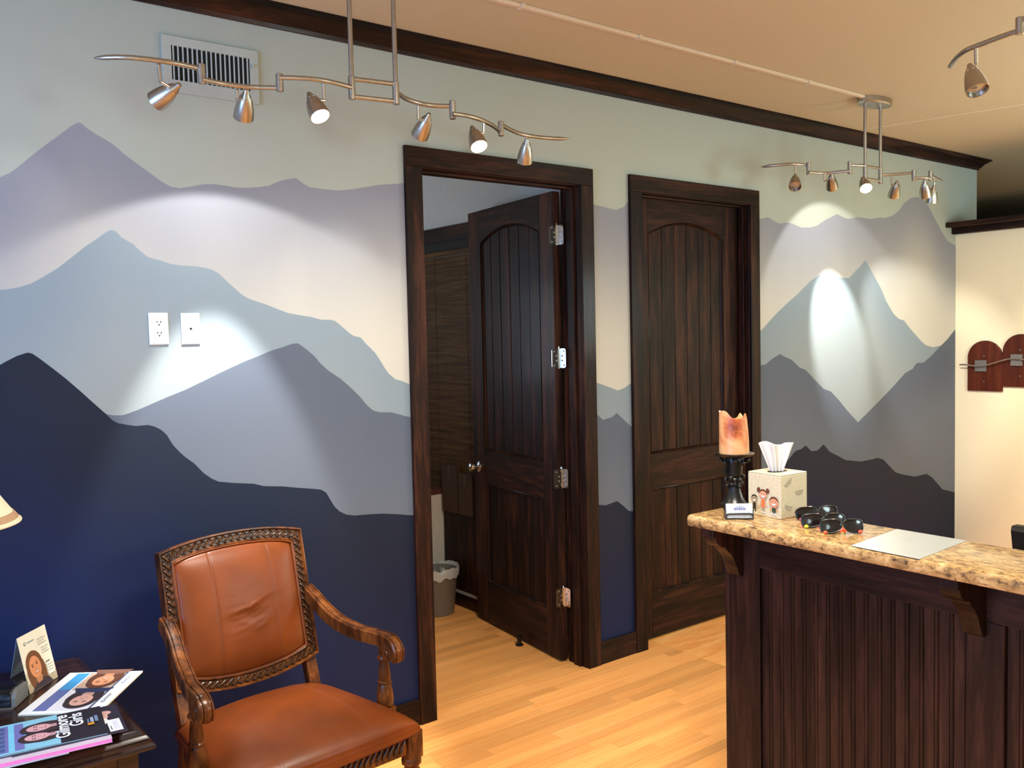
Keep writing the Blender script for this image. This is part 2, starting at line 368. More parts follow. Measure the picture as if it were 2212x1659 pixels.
WT = 0.125                       # wall thickness
XW = -3.6
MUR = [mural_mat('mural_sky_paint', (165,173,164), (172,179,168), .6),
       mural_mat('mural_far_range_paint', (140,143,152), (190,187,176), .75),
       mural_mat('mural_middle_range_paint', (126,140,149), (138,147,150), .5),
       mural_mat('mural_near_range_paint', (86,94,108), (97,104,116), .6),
       mural_mat('mural_front_range_paint_with_daylight', (23,31,48), (19,31,68), .9),  # navy paint; the bluer low tone is window daylight put into the colour
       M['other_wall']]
def mural():
    xs = set(); x = XW
    while x < XE:
        xs.add(round(x, 5)); x += .006 if x > -1.8 else .05
    for v in (D1A+CI-.0, D1B-CI, D2A+CI, D2B-CI, XE): xs.add(round(v, 5))
    xs = sorted(xs)
    mb = MB(); dep = []
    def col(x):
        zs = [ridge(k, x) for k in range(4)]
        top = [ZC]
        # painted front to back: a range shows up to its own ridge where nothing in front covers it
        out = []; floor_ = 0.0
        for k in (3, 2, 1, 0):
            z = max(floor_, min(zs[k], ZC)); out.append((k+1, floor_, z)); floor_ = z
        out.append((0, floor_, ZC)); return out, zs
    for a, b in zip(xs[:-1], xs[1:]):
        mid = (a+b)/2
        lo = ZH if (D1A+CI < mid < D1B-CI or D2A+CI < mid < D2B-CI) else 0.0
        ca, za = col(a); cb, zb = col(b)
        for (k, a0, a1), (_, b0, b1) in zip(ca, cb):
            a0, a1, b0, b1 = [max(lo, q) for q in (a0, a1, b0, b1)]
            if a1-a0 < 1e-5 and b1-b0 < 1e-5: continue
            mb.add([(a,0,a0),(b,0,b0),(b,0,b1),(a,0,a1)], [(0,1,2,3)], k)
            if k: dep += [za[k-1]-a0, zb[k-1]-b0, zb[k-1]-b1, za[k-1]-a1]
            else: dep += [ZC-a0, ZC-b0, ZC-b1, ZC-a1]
    # thickness of the wall: rear face, ends and reveals
    n0 = len(mb.v)
    for x0, x1, z0 in ((XW, D1A+CI, 0), (D1B-CI, D2A+CI, 0), (D2B-CI, XE, 0), (D1A+CI, D1B-CI, ZH), (D2A+CI, D2B-CI, ZH)):
        y = WT
        mb.add([(x0,y,z0),(x1,y,z0),(x1,y,ZC),(x0,y,ZC)], [(3,2,1,0)], 5)
        for xx in (x0, x1):
            if z0 == 0: mb.add([(xx,0,0),(xx,y,0),(xx,y,ZC),(xx,0,ZC)], [(0,1,2,3)], 5)
        if z0: mb.add([(x0,0,z0),(x1,0,z0),(x1,y,z0),(x0,y,z0)], [(0,1,2,3)], 5)
    dep += [0]*(len(mb.v)-n0)
    me = bpy.data.meshes.new('wall_back'); me.from_pydata(mb.v, [], mb.f)
    for mm in MUR: me.materials.append(mm)
    me.polygons.foreach_set('material_index', mb.m)
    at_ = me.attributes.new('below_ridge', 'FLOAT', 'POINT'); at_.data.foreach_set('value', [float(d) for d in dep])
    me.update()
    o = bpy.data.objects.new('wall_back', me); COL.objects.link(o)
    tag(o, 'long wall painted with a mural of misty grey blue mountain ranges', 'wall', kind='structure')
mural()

# ------------------------------------------------------------------ shell
YB, XR, YN = 3.4, 8.6, -6.2
def struct(o, label, cat): return tag(o, label, cat, kind='structure')
mb = MB()
FX0, FX1, FY0, FY1 = -1.5, 1.56, -2.0, 1.62      # region laid with single planks
mb.box((FX0, FY0, -.06), (FX1, FY1, -.006))
for a, b in (((XW-.1, YN, -.06), (FX0, YB, 0)), ((FX1, YN, -.06), (XR, YB, 0)), ((FX0, YN, -.06), (FX1, FY0, 0)), ((FX0, FY1, -.06), (FX1, YB, 0))): mb.box(a, b)
M['floor_far'] = M['plank']
floor = struct(mb.build('floor', M['plank']), 'honey coloured maple strip floor running along the mural wall', 'floor')
unit = MB().box((0,0,-1), (1,1,0)).build('floor_plank', M['plank'], floor)
pm = unit.data
PW = .0572; row = 0; y = FY0; first = True; cnt = 0
while y < FY1-.01:
    x = FX0 - random.random()*.9
    wd = min(PW, FY1-y)
    while x < FX1:
        ln = random.choice((.62,.8,.95,1.15,1.4))*random.uniform(.85,1.15)
        x0, x1 = max(x, FX0), min(x+ln, FX1)
        x += ln
        if x1-x0 < .02: continue
        o = unit if first else unit.copy()
        if not first: COL.objects.link(o); o.parent = floor
        first = False; cnt += 1
        o.location = (x0+.0004, y+.0003, random.uniform(-.0004, 0)); o.scale = (x1-x0-.0008, wd-.0006, .006)
    y += PW
CEIL = MB().box((XW-.1, YN, ZC), (XR, YB, ZC+.08)).build('ceiling', M['ceiling_paint'])
MB().prism([(-.006,.0),(.006,0),(.003,-.004),(-.003,-.004)], (3.43,-.15,ZC), Vector((.973,.229,0)), (0,0,1), Vector((.229,-.973,0)), 0, 3.2).build('ceiling_seam', M['conduit'], CEIL)
struct(CEIL, 'plain tan painted ceiling above the reception room', 'ceiling')
# left wall with its window opening
mb = MB(); x0, x1 = XW-.12, XW; wy0, wy1, wz0, wz1 = -2.75, -.75, .75, 2.5
mb.box((x0, YN, 0), (x1, wy0, ZC)).box((x0, wy1, 0), (x1, YB, ZC)).box((x0, wy0, 0), (x1, wy1, wz0)).box((x0, wy0, wz1), (x1, wy1, ZC))
struct(mb.build('wall_left', M['other_wall']), 'plain wall with a window left of the picture', 'wall')
mb = MB()
for a, b in (((x0,wy0,wz0),(x1+.02,wy0+.06,wz1)),((x0,wy1-.06,wz0),(x1+.02,wy1,wz1)),((x0,wy0,wz0),(x1+.02,wy1,wz0+.06)),((x0,wy0,wz1-.06),(x1+.02,wy1,wz1)),((x0+.03,-1.77,wz0),(x1-.03,-1.73,wz1))): mb.box(a, b)
struct(mb.build('window_1', M['wood_z'], bevel=.004), 'dark framed window in the left wall', 'window')
struct(MB().box((XW-.1, YN-.1, 0), (XR, YN, ZC)).build('wall_front', M['other_wall']), 'plain wall behind the viewer', 'wall')
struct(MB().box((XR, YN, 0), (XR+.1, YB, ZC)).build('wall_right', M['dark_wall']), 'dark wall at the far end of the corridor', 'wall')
mb = MB()
mb.box((XW-.1, YB, 0), (-1.7, YB+.1, ZC)).box((-.3, YB, 0), (XR, YB+.1, ZC)).box((-1.7, YB, 0), (-.3, YB+.1, .9)).box((-1.7, YB, 2.5), (-.3, YB+.1, ZC))
struct(mb.build('wall_far', M['rear_wall']), 'pale wall at the back of the room behind the open door', 'wall')
# partition walls behind the mural wall
RW = 1.185
struct(MB().box((RW, WT, 0), (RW+.1, YB, ZC)).build('wall_rear_room', M['rear_wall']), 'bluish grey wall seen through the open door above the bamboo shade', 'wall')
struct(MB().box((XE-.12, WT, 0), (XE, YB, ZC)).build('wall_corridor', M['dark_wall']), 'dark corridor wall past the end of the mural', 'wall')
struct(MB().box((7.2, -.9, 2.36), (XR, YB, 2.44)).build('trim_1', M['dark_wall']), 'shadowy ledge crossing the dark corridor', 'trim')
# cream partition
PX, PT = 4.885, .13
struct(MB().box((PX, -4.0, 0), (PX+PT, -.001, 2.41)).build('wall_partition', M['cream_paint']), 'cream partition wall lower than the ceiling', 'wall')
o = MB().box((PX-.065, -4.0, 2.405), (PX+PT+.065, -.001, 2.45)).build('trim_2', M['wood_y'], bevel=.003)
MB().box((PX-.16, -4.0, 2.45), (PX+PT+.16, -.001, 2.487)).build('cap_board', M['wood_y'], o, bevel=.006)
struct(o, 'dark wood cap along the top of the cream partition', 'trim')

# crown moulding with its return round the corner
CP = .081
prof = [(0,ZCR),(-.010,ZCR),(-.012,ZCR+.010),(-.020,ZCR+.016),(-.055,ZCR+.048),(-.066,ZCR+.060),(-CP,ZCR+.064),(-CP,ZC),(0,ZC)]
prof = [(0,ZCR),(-.012,ZCR),(-.016,ZCR+.014),(-.024,ZCR+.018),(-.040,ZCR+.040),(-.062,ZCR+.054),(-.070,ZCR+.062),(-CP,ZCR+.064),(-CP,ZC-.001),(0,ZC-.001)]
mb = MB(); n = len(prof); vs = []
for ring in range(3):
    for d, z in prof:
        if ring == 0: vs.append((XW, d, z))
        elif ring == 1: vs.append((XE-d, d, z))
        else: vs.append((XE-d, YB, z))
fs = [(i*n+j, i*n+(j+1)%n, (i+1)*n+(j+1)%n, (i+1)*n+j) for i in range(2) for j in range(n)]
fs += [tuple(range(n)), tuple(2*n+j for j in range(n))]
mb.add(vs, fs)
struct(mb.build('trim_3', M['wood_x'], smooth=35), 'dark stained crown moulding along the top of the mural wall', 'trim')

# baseboards
def base(name, x0, x1, label):
    o = MB().box((x0, -.016, 0), (x1, 0, .118)).build(name, M['wood_x'], bevel=.003)
    struct(o, label, 'baseboard'); return o
base('baseboard_left', XW, D1A, 'dark baseboard behind the leather armchair')
base('baseboard_middle', D1B, D2A, 'short dark baseboard between the two doors')
base('baseboard_right', D2B, 4.55, 'dark baseboard right of the closed door')

# ------------------------------------------------------------------ door casings and jambs
def casing(idx, xa, xb, label, stop_y):
    o = empty('trim_%d' % idx, (xa, 0, 0))
    T = .02
    def b(x0, x1, y0, y1, z0, z1, nm, mat): MB().box((x0-xa, y0, z0), (x1-xa, y1, z1)).build(nm, mat, o, bevel=.003)
    b(xa, xa+CI, -T, 0, 0, ZH, 'casing_board', M['wood_z']); b(xb-CI, xb, -T, 0, 0, ZH, 'casing_board', M['wood_z'])
    b(xa, xb, -T, 0, ZH, ZH+.085, 'head_casing', M['wood_x'])
    ja, jb = xa+CI, xb-CI
    b(ja-.018, ja+.002, -.004, WT+.012, 0, ZH-.002, 'jamb', M['wood_z']); b(jb-.002, jb+.018, -.004, WT+.012, 0, ZH-.002, 'jamb', M['wood_z'])
    b(ja+.002, jb-.002, -.004, WT+.012, ZH-.004, ZH+.016, 'head_jamb', M['wood_x'])
    s0, s1 = stop_y
    b(ja+.002, ja+.014, s0, s1, 0, ZH-.004, 'door_stop', M['wood_z']); b(jb-.014, jb-.002, s0, s1, 0, ZH-.004, 'door_stop', M['wood_z'])
    b(ja+.014, jb-.014, s0, s1, ZH-.016, ZH-.004, 'door_stop', M['wood_x'])
    # rear casing
    b(xa, xa+CI-.01, WT, WT+.018, 0, ZH, 'rear_casing', M['wood_z']); b(xb-CI+.01, min(xb, RW-.002) if idx == 4 else xb, WT, WT+.018, 0, ZH, 'rear_casing', M['wood_z'])
    struct(o, label, 'door frame')
casing(4, D1A, D1B, 'dark wood casing and jambs round the open doorway', (.035, .085))
casing(5, D2A, D2B, 'dark wood casing and jambs round the closed door', (.028, .066))

# ------------------------------------------------------------------ plank panel doors
SW, SH, ST = .905, 2.43, .044
def arch_z(u, u0=.13, u1=.767):
    s = (u-(u0+u1)/2)/((u1-u0)/2); s = max(-1, min(1, s))
    # circular segment, rise 7.5 cm
    rise, hw = .075, (u1-u0)/2; Rr = (hw*hw+rise*rise)/(2*rise)
    return 2.254-.013 + math.sqrt(max(0, Rr*Rr-(s*hw)**2)) - (Rr-rise)
def door_slab(root, hinge_side_x=+1):
    """slab in root space: u along +X from the hinge edge, face towards -Y at y=0, back at y=ST"""
    u0, u1, zb0, zb1, zt0 = .13, .767, .245, .835, 1.028
    X, Y, Z = Vector((1,0,0)), Vector((0,1,0)), Vector((0,0,1))
    MB().box((0,0,0), (u0,ST,SH)).build('stile', M['wood_z'], root, bevel=.002)
    MB().box((u1,0,0), (SW,ST,SH)).build('stile', M['wood_z'], root, bevel=.002)
    MB().box((u0,0,0), (u1,ST,zb0)).build('bottom_rail', M['wood_x'], root, bevel=.002)
    MB().box((u0,0,zb1), (u1,ST,zt0)).build('lock_rail', M['wood_x'], root, bevel=.002)
    us = [u0+(u1-u0)*i/24 for i in range(25)]
    poly = [(u, arch_z(u)) for u in us]+[(u1, SH), (u0, SH)]
    MB().prism(poly, (0,0,0), X, Z, Y, 0, ST).build('arched_top_rail', M['wood_x'], root)
    # sticking: small moulding round each panel
    sec = [(0,0),(.013,0),(.011,.006),(.004,.010),(0,.012)]
    def mould(loop, name):
        mb = MB(); k = len(loop); cx = sum(p[0] for p in loop)/k; cz = sum(p[1] for p in loop)/k
        vs = []
        for i in range(k):
            a = Vector(loop[i-1]); b_ = Vector(loop[i]); c_ = Vector(loop[(i+1) % k])
            t1 = (b_-a).normalized(); t2 = (c_-b_).normalized()
            n1 = Vector((-t1.y, t1.x)); n2 = Vector((-t2.y, t2.x)); nn = (n1+n2); nn = nn/max(.4, nn.dot(n1))
            for s, d in ((0,.0015),(.005,-.002),(.011,.004),(.014,.012),(0,.012)):
                p = b_+nn*s; vs.append((p.x, d, p.y))
        m_ = 5
        fs = [(i*m_+j, i*m_+(j+1)%m_, ((i+1)%k)*m_+(j+1)%m_, ((i+1)%k)*m_+j) for i in range(k) for j in range(m_)]
        mb.add(vs, fs); mb.build(name, M['wood_z'], root, smooth=50)
    mould([(u0,zb0),(u1,zb0),(u1,zb1),(u0,zb1)], 'panel_moulding')
    mould([(u0,zt0),(u1,zt0)]+[(u, arch_z(u)) for u in reversed(us)], 'panel_moulding')
    # V-jointed planks, six to a panel
    edges = [u0, .253, .355, .457, .562, .665, u1]
    for a, b_ in zip(edges[:-1], edges[1:]):
        for z0, z1, arched in ((zb0, zb1, False), (zt0, None, True)):
            a2, b2 = a+.0008, b_-.0008
            if arched:
                top = [(u, arch_z(u)) for u in [b2+(a2-b2)*i/4 for i in range(5)]]
            else: top = [(b2, z1), (a2, z1)]
            front = [(a2+.004, z0), (b2-.004, z0)] + [(min(max(u, a2+.004), b2-.004), z) for u, z in top]
            back = [(a2, z0), (b2, z0)] + top
            k = len(front); mb = MB()
            vs = [(u, .0125, z) for u, z in front]+[(u, .0165, z) for u, z in back]+[(u, .034, z) for u, z in back]
            fs = [tuple(range(k))]+[tuple(2*k+i for i in range(k-1,-1,-1))]
            for r_ in (0, 1): fs += [(r_*k+i, r_*k+(i+1)%k, (r_+1)*k+(i+1)%k, (r_+1)*k+i) for i in range(k)]
            mb.add(vs, fs); mb.build('plank', M['wood_z'], root)
def knob(root, u, side=-1):
    mb = MB(); mb.lathe([(.032,0),(.032,.004),(.026,.008),(.012,.012),(.010,.030),(.020,.038),(.027,.050),(.024,.062),(.012,.068),(0,.069)], (u, 0 if side < 0 else ST, .925), (0, side, 0), 24)
    mb.build('door_knob', M['chrome'], root, smooth=40)
# open door: hinged on the right jamb, swung into the rear room
ang = math.atan2(.897, .110)
d1 = empty('door_1', (.963, .146, .013), ang)
# local +X runs away from the hinge; local -Y must face left (-X world)
d1.scale = (1, -1, 1)
door_slab(d1); knob(d1, .842); knob(d1, .842, 1)
struct(d1, 'open dark plank door with arched panel standing in the doorway', 'door')
D1M = Matrix.Translation(d1.location) @ Matrix.Rotation(ang, 4, 'Z') @ Matrix.Diagonal((1, -1, 1, 1))
for z in (2.222, 1.592, .969, .345):
    h = MB()
    px_, py_ = 1.006, .145
    h.lathe([(.0065,-.052),(.0065,.052)], (px_-.018, py_, z), (0,0,1), 10)
    h.lathe([(.004,.052),(.0075,.053),(.006,.060),(0,.064)], (px_-.018, py_, z), (0,0,1), 10)
    o = h.build('hinge', M['chrome'], d1, smooth=40)
    o.matrix_parent_inverse = D1M.inverted()
    # leaf on the jamb and leaf on the door edge
    lf = MB(); poly = [(-.0,-.05),(.036,-.05),(.044,-.042),(.044,.042),(.036,.05),(0,.05)]
    lf.prism(poly, (px_-.012, py_-.002, z), (.10,-.995,0), (0,0,1), (-.995,-.1,0), 0, .003)
    lf2 = MB(); lf2.prism(poly, (px_-.022, py_-.004, z), (-.992,.12,0), (0,0,1), (-.12,-.992,0), 0, .003)
    l1 = lf.build('hinge_leaf', M['chrome'], o); l2 = lf2.build('hinge_leaf', M['chrome'], o)
    sc = MB()
    for q in (-.036,-.012,.012,.036):
        off = .016 if abs(q) < .03 else .03
        sc.lathe([(.005,0),(.004,.002),(0,.0025)], (px_-.012+.10*off-.0032, py_-.002-.995*off, z+q), (-.995,-.1,0), 8)
        sc.lathe([(.005,0),(.004,.002),(0,.0025)], (px_-.022-.992*off-.0004, py_-.004+.12*off-.0032, z+q), (-.12,-.992,0), 8)
    s_ = sc.build('hinge_screws', M['nickel'], o)
# floor stop at the foot of the open door
mb = MB(); mb.lathe([(.022,0),(.022,.006),(.012,.012),(.012,.034),(.018,.040),(.018,.052),(.008,.058),(0,.059)], (.965,.50,0), (0,0,1), 16)
tag(mb.build('floor_stop', M['black_metal'], smooth=40), 'small dark dome door stop on the floor before the open door', 'door stop')
# closed door
d2 = empty('door_2', (D2A+CI+.0045, .072, .013))
door_slab(d2); knob(d2, .842+.0)
MB().prism([(-.012,-.03),(.012,-.024),(.016,.006),(.004,.03),(-.010,.022)], (.778,-.004,.150), (1,0,0), (0,0,1), (0,-1,0), 0, .012).build('kick_latch', plain('pale_brass', (196,150,120), .3, .5), d2, bevel=.002)
struct(d2, 'closed dark plank door with arched panel behind the counter end', 'door')

# ------------------------------------------------------------------ air vent
v = empty('air_vent', (-.82, 0, 2.71))
vx0, vx1, vz0, vz1 = -1.0, -.64, 2.622, 2.822
ix0, ix1, iz0, iz1 = -.967, -.673, 2.667, 2.79
def vb(a, b_, nm, mat, bev=0): return MB().box((a[0]+.82, a[1], a[2]-2.71), (b_[0]+.82, b_[1], b_[2]-2.71)).build(nm, mat, v, bevel=bev)
fr = MB()
for a, b_ in (((vx0,-.012,vz0),(ix0,0,vz1)),((ix1,-.012,vz0),(vx1,0,vz1)),((ix0,-.012,vz0),(ix1,0,iz0)),((ix0,-.012,iz1),(ix1,0,vz1))):
    fr.box((a[0]+.82,a[1],a[2]-2.71),(b_[0]+.82,b_[1],b_[2]-2.71))
fr.build('vent_frame', M['vent_paint'], v)
vb((ix0,-.0015,iz0), (ix1,-.0005,iz1), 'duct_back', M['vent_dark'])
nv = 17
vane = None
for i in range(nv):
    x = ix0+(ix1-ix0)*(i+.5)/nv
    if vane is None:
        vane = MB().fbox((0,0,0), (-.25,-.968,0), (.968,-.25,0), (0,0,1), (-.004,-.0026,iz0-2.71), (.004,.0026,iz1-2.71)).build('vane', M['vent_paint'], v); o = vane
    else: o = vane.copy(); COL.objects.link(o); o.parent = v
    o.location = (x+.82, -.0068, 0)
for z in (2.69, 2.765): MB().lathe([(.005,0),(.004,.003),(0,.004)], (-.655+.82, -.012, z-2.71), (0,-1,0), 10).build('vent_screw', M['vent_paint'], v, smooth=40)
MB().box((-.668+.82,-.024,2.755-2.71),(-.661+.82,-.012,2.768-2.71)).build('damper_lever', M['vent_paint'], v)
tag(v, 'pale wall vent grille with upright vanes near the crown moulding', 'vent')

# ------------------------------------------------------------------ wall plates
def plate(x, z, nm, label, outlet):
    r_ = empty(nm, (x, 0, z))
    W2, H2 = .034, .0575
    mb = MB(); lp = [(-W2,-H2),(W2,-H2),(W2,H2),(-W2,H2)]; li = [(-W2+.005,-H2+.005),(W2-.005,-H2+.005),(W2-.005,H2-.005),(-W2+.005,H2-.005)]
    mb.add([(a, 0, b_) for a, b_ in lp]+[(a, -.004, b_) for a, b_ in lp]+[(a, -.0075, b_) for a, b_ in li],
           [(0,1,5,4),(1,2,6,5),(2,3,7,6),(3,0,4,7),(4,5,9,8),(5,6,10,9),(6,7,11,10),(7,4,8,11),(8,9,10,11)])
    mb.build('cover_plate', M['white_plastic'], r_)
    if outlet:
        for s in (-1, 1):
            poly = []
            for i in range(24):
                q = 2*PI*i/24; poly.append((.0165*math.cos(q), max(-.0125, min(.0125, .0165*math.sin(q)))))
            f = MB().prism(poly, (0,-.0075,s*.0195), (1,0,0), (0,0,1), (0,-1,0), -.002, .0025).build('socket_face', M['white_plastic'], r_)
            h = MB()
            h.box((-.0075,-.0104,s*.0195+.001),(-.0050,-.0098,s*.0195+.009)); h.box((.0050,-.0104,s*.0195+.0005),(.0078,-.0098,s*.0195+.0095))
            h.lathe([(.0028,0),(.0028,.0006)], (0,-.0098,s*.0195-.0055), (0,-1,0), 12)
            h.build('socket_slots', M['dark_hole'], f)
        MB().lathe([(.003,0),(.002,.001),(0,.0012)], (0,-.0075,0), (0,-1,0), 10).build('plate_screw', M['white_plastic'], r_)
    else:
        MB().lathe([(.0050,0),(.0050,.0006)], (0,-.0073,0), (0,-1,0), 16).build('cable_hole', M['dark_hole'], r_)
        for s in (-1, 1): MB().lathe([(.003,0),(.002,.001),(0,.0012)], (0,-.0075,s*.042), (0,-1,0), 10).build('plate_screw', M['white_plastic'], r_)
    tag(r_, label, 'wall plate')
plate(-1.0505, 1.7675, 'outlet_plate', 'white double outlet plate on the painted mural wall', True)
plate(-.936, 1.766, 'blank_plate', 'white wall plate with one round hole beside the outlet', False)

# ------------------------------------------------------------------ ceiling conduit
a_ = at(1085, 0, 2, ZC-.008); b_ = at(1872, 211, 2, ZC-.008)
cy = -.585
o = MB().box((-.295, cy-.012, ZC-.016), (2.62, cy+.012, ZC-.0005)).build('cable_conduit', M['conduit'], bevel=.003)
for x in (.2, .85, 1.5, 2.1): MB().box((x-.012, cy-.017, ZC-.019), (x+.012, cy+.017, ZC-.0005)).build('conduit_clip', M['conduit'], o, bevel=.002)
tag(o, 'thin painted cable conduit crossing the tan ceiling to the light', 'conduit')
# ------------------------------------------------------------------ swing-arm track lights
BULB_ON = plain('lit_halogen_lens', (255,244,224), .3, emit=((1.0,.90,.72), 26.0))
BULB_OFF = plain('unlit_halogen_lens', (170,168,160), .12, .6)
def smooth_path(P, k=4):
    """Catmull-Rom through P"""
    P = [Vector(p) for p in P]; out = []
    for i in range(len(P)-1):
        p0, p1, p2, p3 = P[max(i-1,0)], P[i], P[i+1], P[min(i+2,len(P)-1)]
        for j in range(k):
            t = j/k
            out.append(.5*((2*p1)+(p2-p0)*t+(2*p0-5*p1+4*p2-p3)*t*t+(3*p1-p0-3*p2+p3)*t**3))
    out.append(P[-1]); return out
class Fixture:
    def __init__(s, name, loc, label):
        s.o = Vector(loc); s.r = empty(name, loc); tag(s.r, label, 'light')
    def L(s, p): return Vector(p)-s.o
    def arm(s, pts, r=.0082, tip0=False, tip1=False):
        P = smooth_path([s.L(p) for p in pts]); R = [r]*len(P)
        if tip0: R[0] = .002; R[1] = .006
        if tip1: R[-1] = .002; R[-2] = .006
        MB().tube(P, R, 12).build('arm', M['nickel'], s.r, smooth=40)
    def joint(s, x, y, z0, z1, r=.0122, nm='swivel_joint'):
        p = s.L((x, y, 0)); mb = MB()
        mb.lathe([(r-.002,z0-s.o.z),(r,z0-s.o.z+.002),(r,z1-s.o.z-.002),(r-.002,z1-s.o.z)], (p.x, p.y, 0), (0,0,1), 16)
        mb.lathe([(r+.001,(z0+z1)/2-s.o.z-.001),(r+.001,(z0+z1)/2-s.o.z+.001)], (p.x, p.y, 0), (0,0,1), 16)
        mb.build(nm, M['nickel'], s.r, smooth=40)
    def rod(s, x, y, z0, z1, r=.0085):
        p = s.L((x, y, 0)); MB().lathe([(r,z0-s.o.z),(r,z1-s.o.z)], (p.x, p.y, 0), (0,0,1), 14).build('hanging_rod', M['nickel'], s.r, smooth=40)
    def head(s, top, knuckle, tip, mouth, on=False, R=.034, label=None):
        """bell head: tip and mouth centre in world space, hung from a stem between top and knuckle"""
        top, kn, tip, mouth = [s.L(p) for p in (top, knuckle, tip, mouth)]
        ax = (mouth-tip).normalized(); Lh = (mouth-tip).length
        prof = [(0,-.002),(.0065,0),(.0092,.006),(.0108,.014),(.0165,.022),(.0235,.040),(.0292,.062),(.0328,.084),(R,Lh)]
        prof = [(r_, z) for r_, z in prof if z < Lh-.004]+[(R, Lh),(R-.0025,Lh),(R-.005,Lh-.012),(R-.012,Lh-.035)]
        h = MB().lathe(prof, tip, ax, 28, caps=False).build('lamp_head', M['nickel'], s.r, smooth=40)
        MB().lathe([(R-.0062,0),(R-.0068,.002),(.012,.005),(0,.006)], mouth-ax*.014, ax, 24).build('bulb', BULB_ON if on else BULB_OFF, h, smooth=50)
        X = ax.orthogonal().normalized(); Y = ax.cross(X); vt = MB()
        for q in range(8):
            a = 2*PI*q/8+.2; d = X*math.cos(a)+Y*math.sin(a)
            vt.lathe([(.0034,0),(.0026,.0016),(0,.002)], tip+ax*.031+d*.0192, (d-ax*.3), 8)
        vt.build('vent_studs', M['chrome'], h, smooth=50)
        MB().tube([top, kn], .0056, 12).build('stem', M['chrome'], s.r, smooth=40)
        # knuckle: short link from the stem to the side of the head
        side = tip+ax*.03
        MB().tube([kn, kn+(side-kn)*.5, side], [.0060,.005,.0048], 10).build('knuckle', M['chrome'], s.r, smooth=40)
        return Vector(mouth)+s.o, ax
    def canopy(s, x, y, lx, ly):
        p = s.L((x, y, 0)); z1 = ZC-s.o.z; mb = MB(); n = 40; vs = []
        for k, (q, z) in enumerate(((.9, z1-.034), (1.0, z1-.028), (1.0, z1-.0005))):
            for j in range(n):
                a = 2*PI*j/n; vs.append((p.x+lx*q*math.cos(a), p.y+ly*q*math.sin(a), z))
        fs = [(i*n+j, i*n+(j+1)%n, (i+1)*n+(j+1)%n, (i+1)*n+j) for i in range(2) for j in range(n)]+[tuple(range(n-1,-1,-1)), tuple(2*n+j for j in range(n))]
        mb.add(vs, fs).build('canopy', M['nickel'], s.r, smooth=35)
    def loop(s, xa, ya, xb, yb, zt, zb, r=.0082):
        for z in (zt, zb): MB().tube([s.L((xa,ya,z)), s.L((xb,yb,z))], r, 12).build('cross_bar', M['nickel'], s.r, smooth=40)
def head_pts(tip_px, mouth_px, tip_y, L, away):
    """tip on the plane y = tip_y, mouth L further on along its own sight line (far side when away)"""
    tip = at(*tip_px, 1, tip_y)
    a = at(*mouth_px, 1, tip_y); d = (a-CAM).normalized()
    best = None
    k = -.12
    tmin = min(((tip-(a+d*(i*.001))).length, i*.001) for i in range(-150, 151))
    if tmin[0] > L: return tip, tip+((a+d*tmin[1])-tip).normalized()*L
    lo, hi = (tmin[1], tmin[1]+.2) if away else (tmin[1], tmin[1]-.2)
    for _ in range(40):
        m_ = (lo+hi)/2
        if ((a+d*m_)-tip).length < L: lo = m_
        else: hi = m_
    return tip, a+d*lo

# --- near fixture
A = lambda pts, z: [at(px, py, 2, z) for px, py in pts]
f1 = Fixture('track_light', (-.44, -.50, 2.55), 'brushed nickel swing arm track light hanging nearest the viewer with six heads')
zA, zB, zC_, zD, zE, zF = 2.58, 2.545, 2.575, 2.575, 2.535, 2.565
ra, rb = at(760, 190, 2, 2.575), at(855, 201, 2, 2.575)
ym = (ra.y+rb.y)/2
sA = A([(203.2,125.5),(268.7,123.8),(339.9,130.6),(387.4,138.4),(434.8,149.2)], zA)
sB = A([(436,171),(475.5,179.7),(523,186.5),(557,188.9),(604,189.9)], zB)
sC = A([(604,167.5),(658.7,169.5),(706,175.3),(757,188)], zC_)
sD = A([(861,202.2),(876.9,213.5),(908.5,223.6),(940,228.2),(977,229)], zD)
sE = A([(978,245.5),(1012.5,250.8),(1044,260.9),(1069,274.5),(1082,287)], zE)
sF = A([(1082,269),(1112,284.7),(1139,292.6),(1184.3,298.2),(1229.5,299.8)], zF)
f1.arm(sA, tip0=True)
for sgm in (sB, sC, sD, sE): f1.arm(sgm)
f1.arm(sF, tip1=True)
def jn(f, p, q, up=.014, dn=.014):
    f.joint((p.x+q.x)/2, (p.y+q.y)/2, min(p.z,q.z)-dn, max(p.z,q.z)+up)
jn(f1, sA[-1], sB[0]); jn(f1, sB[-1], sC[0]); jn(f1, sD[-1], sE[0]); jn(f1, sE[-1], sF[0])
for p in (ra, rb):
    f1.joint(p.x, p.y, 2.535, 2.615, nm='rod_collar'); f1.rod(p.x, p.y, 2.61, ZC-.03)
f1.loop(ra.x, ra.y, rb.x, rb.y, 2.606, 2.546)
f1.canopy((ra.x+rb.x)/2, ym, .125, .060)
HP = {1:((342,134),(346,176),(389,182),(337,219.5),True,True), 2:((512,188),(512,215),(532.5,193.3),(526,254),True,True),
      3:((698,176),(700,217),(667,200.7),(692,252),False,True), 4:((903,224),(903,258.7),(927.7,245),(906.5,293),True,True),
      5:((1045,262),(1044,288),(1018.8,273.4),(1035,317),False,True), 6:((1137,293),(1137,308),(1135,301),(1133,350),True,True)}
seg = {1:(sA,zA), 2:(sB,zB), 3:(sC,zC_), 4:(sD,zD), 5:(sE,zE), 6:(sF,zF)}
M1 = {}
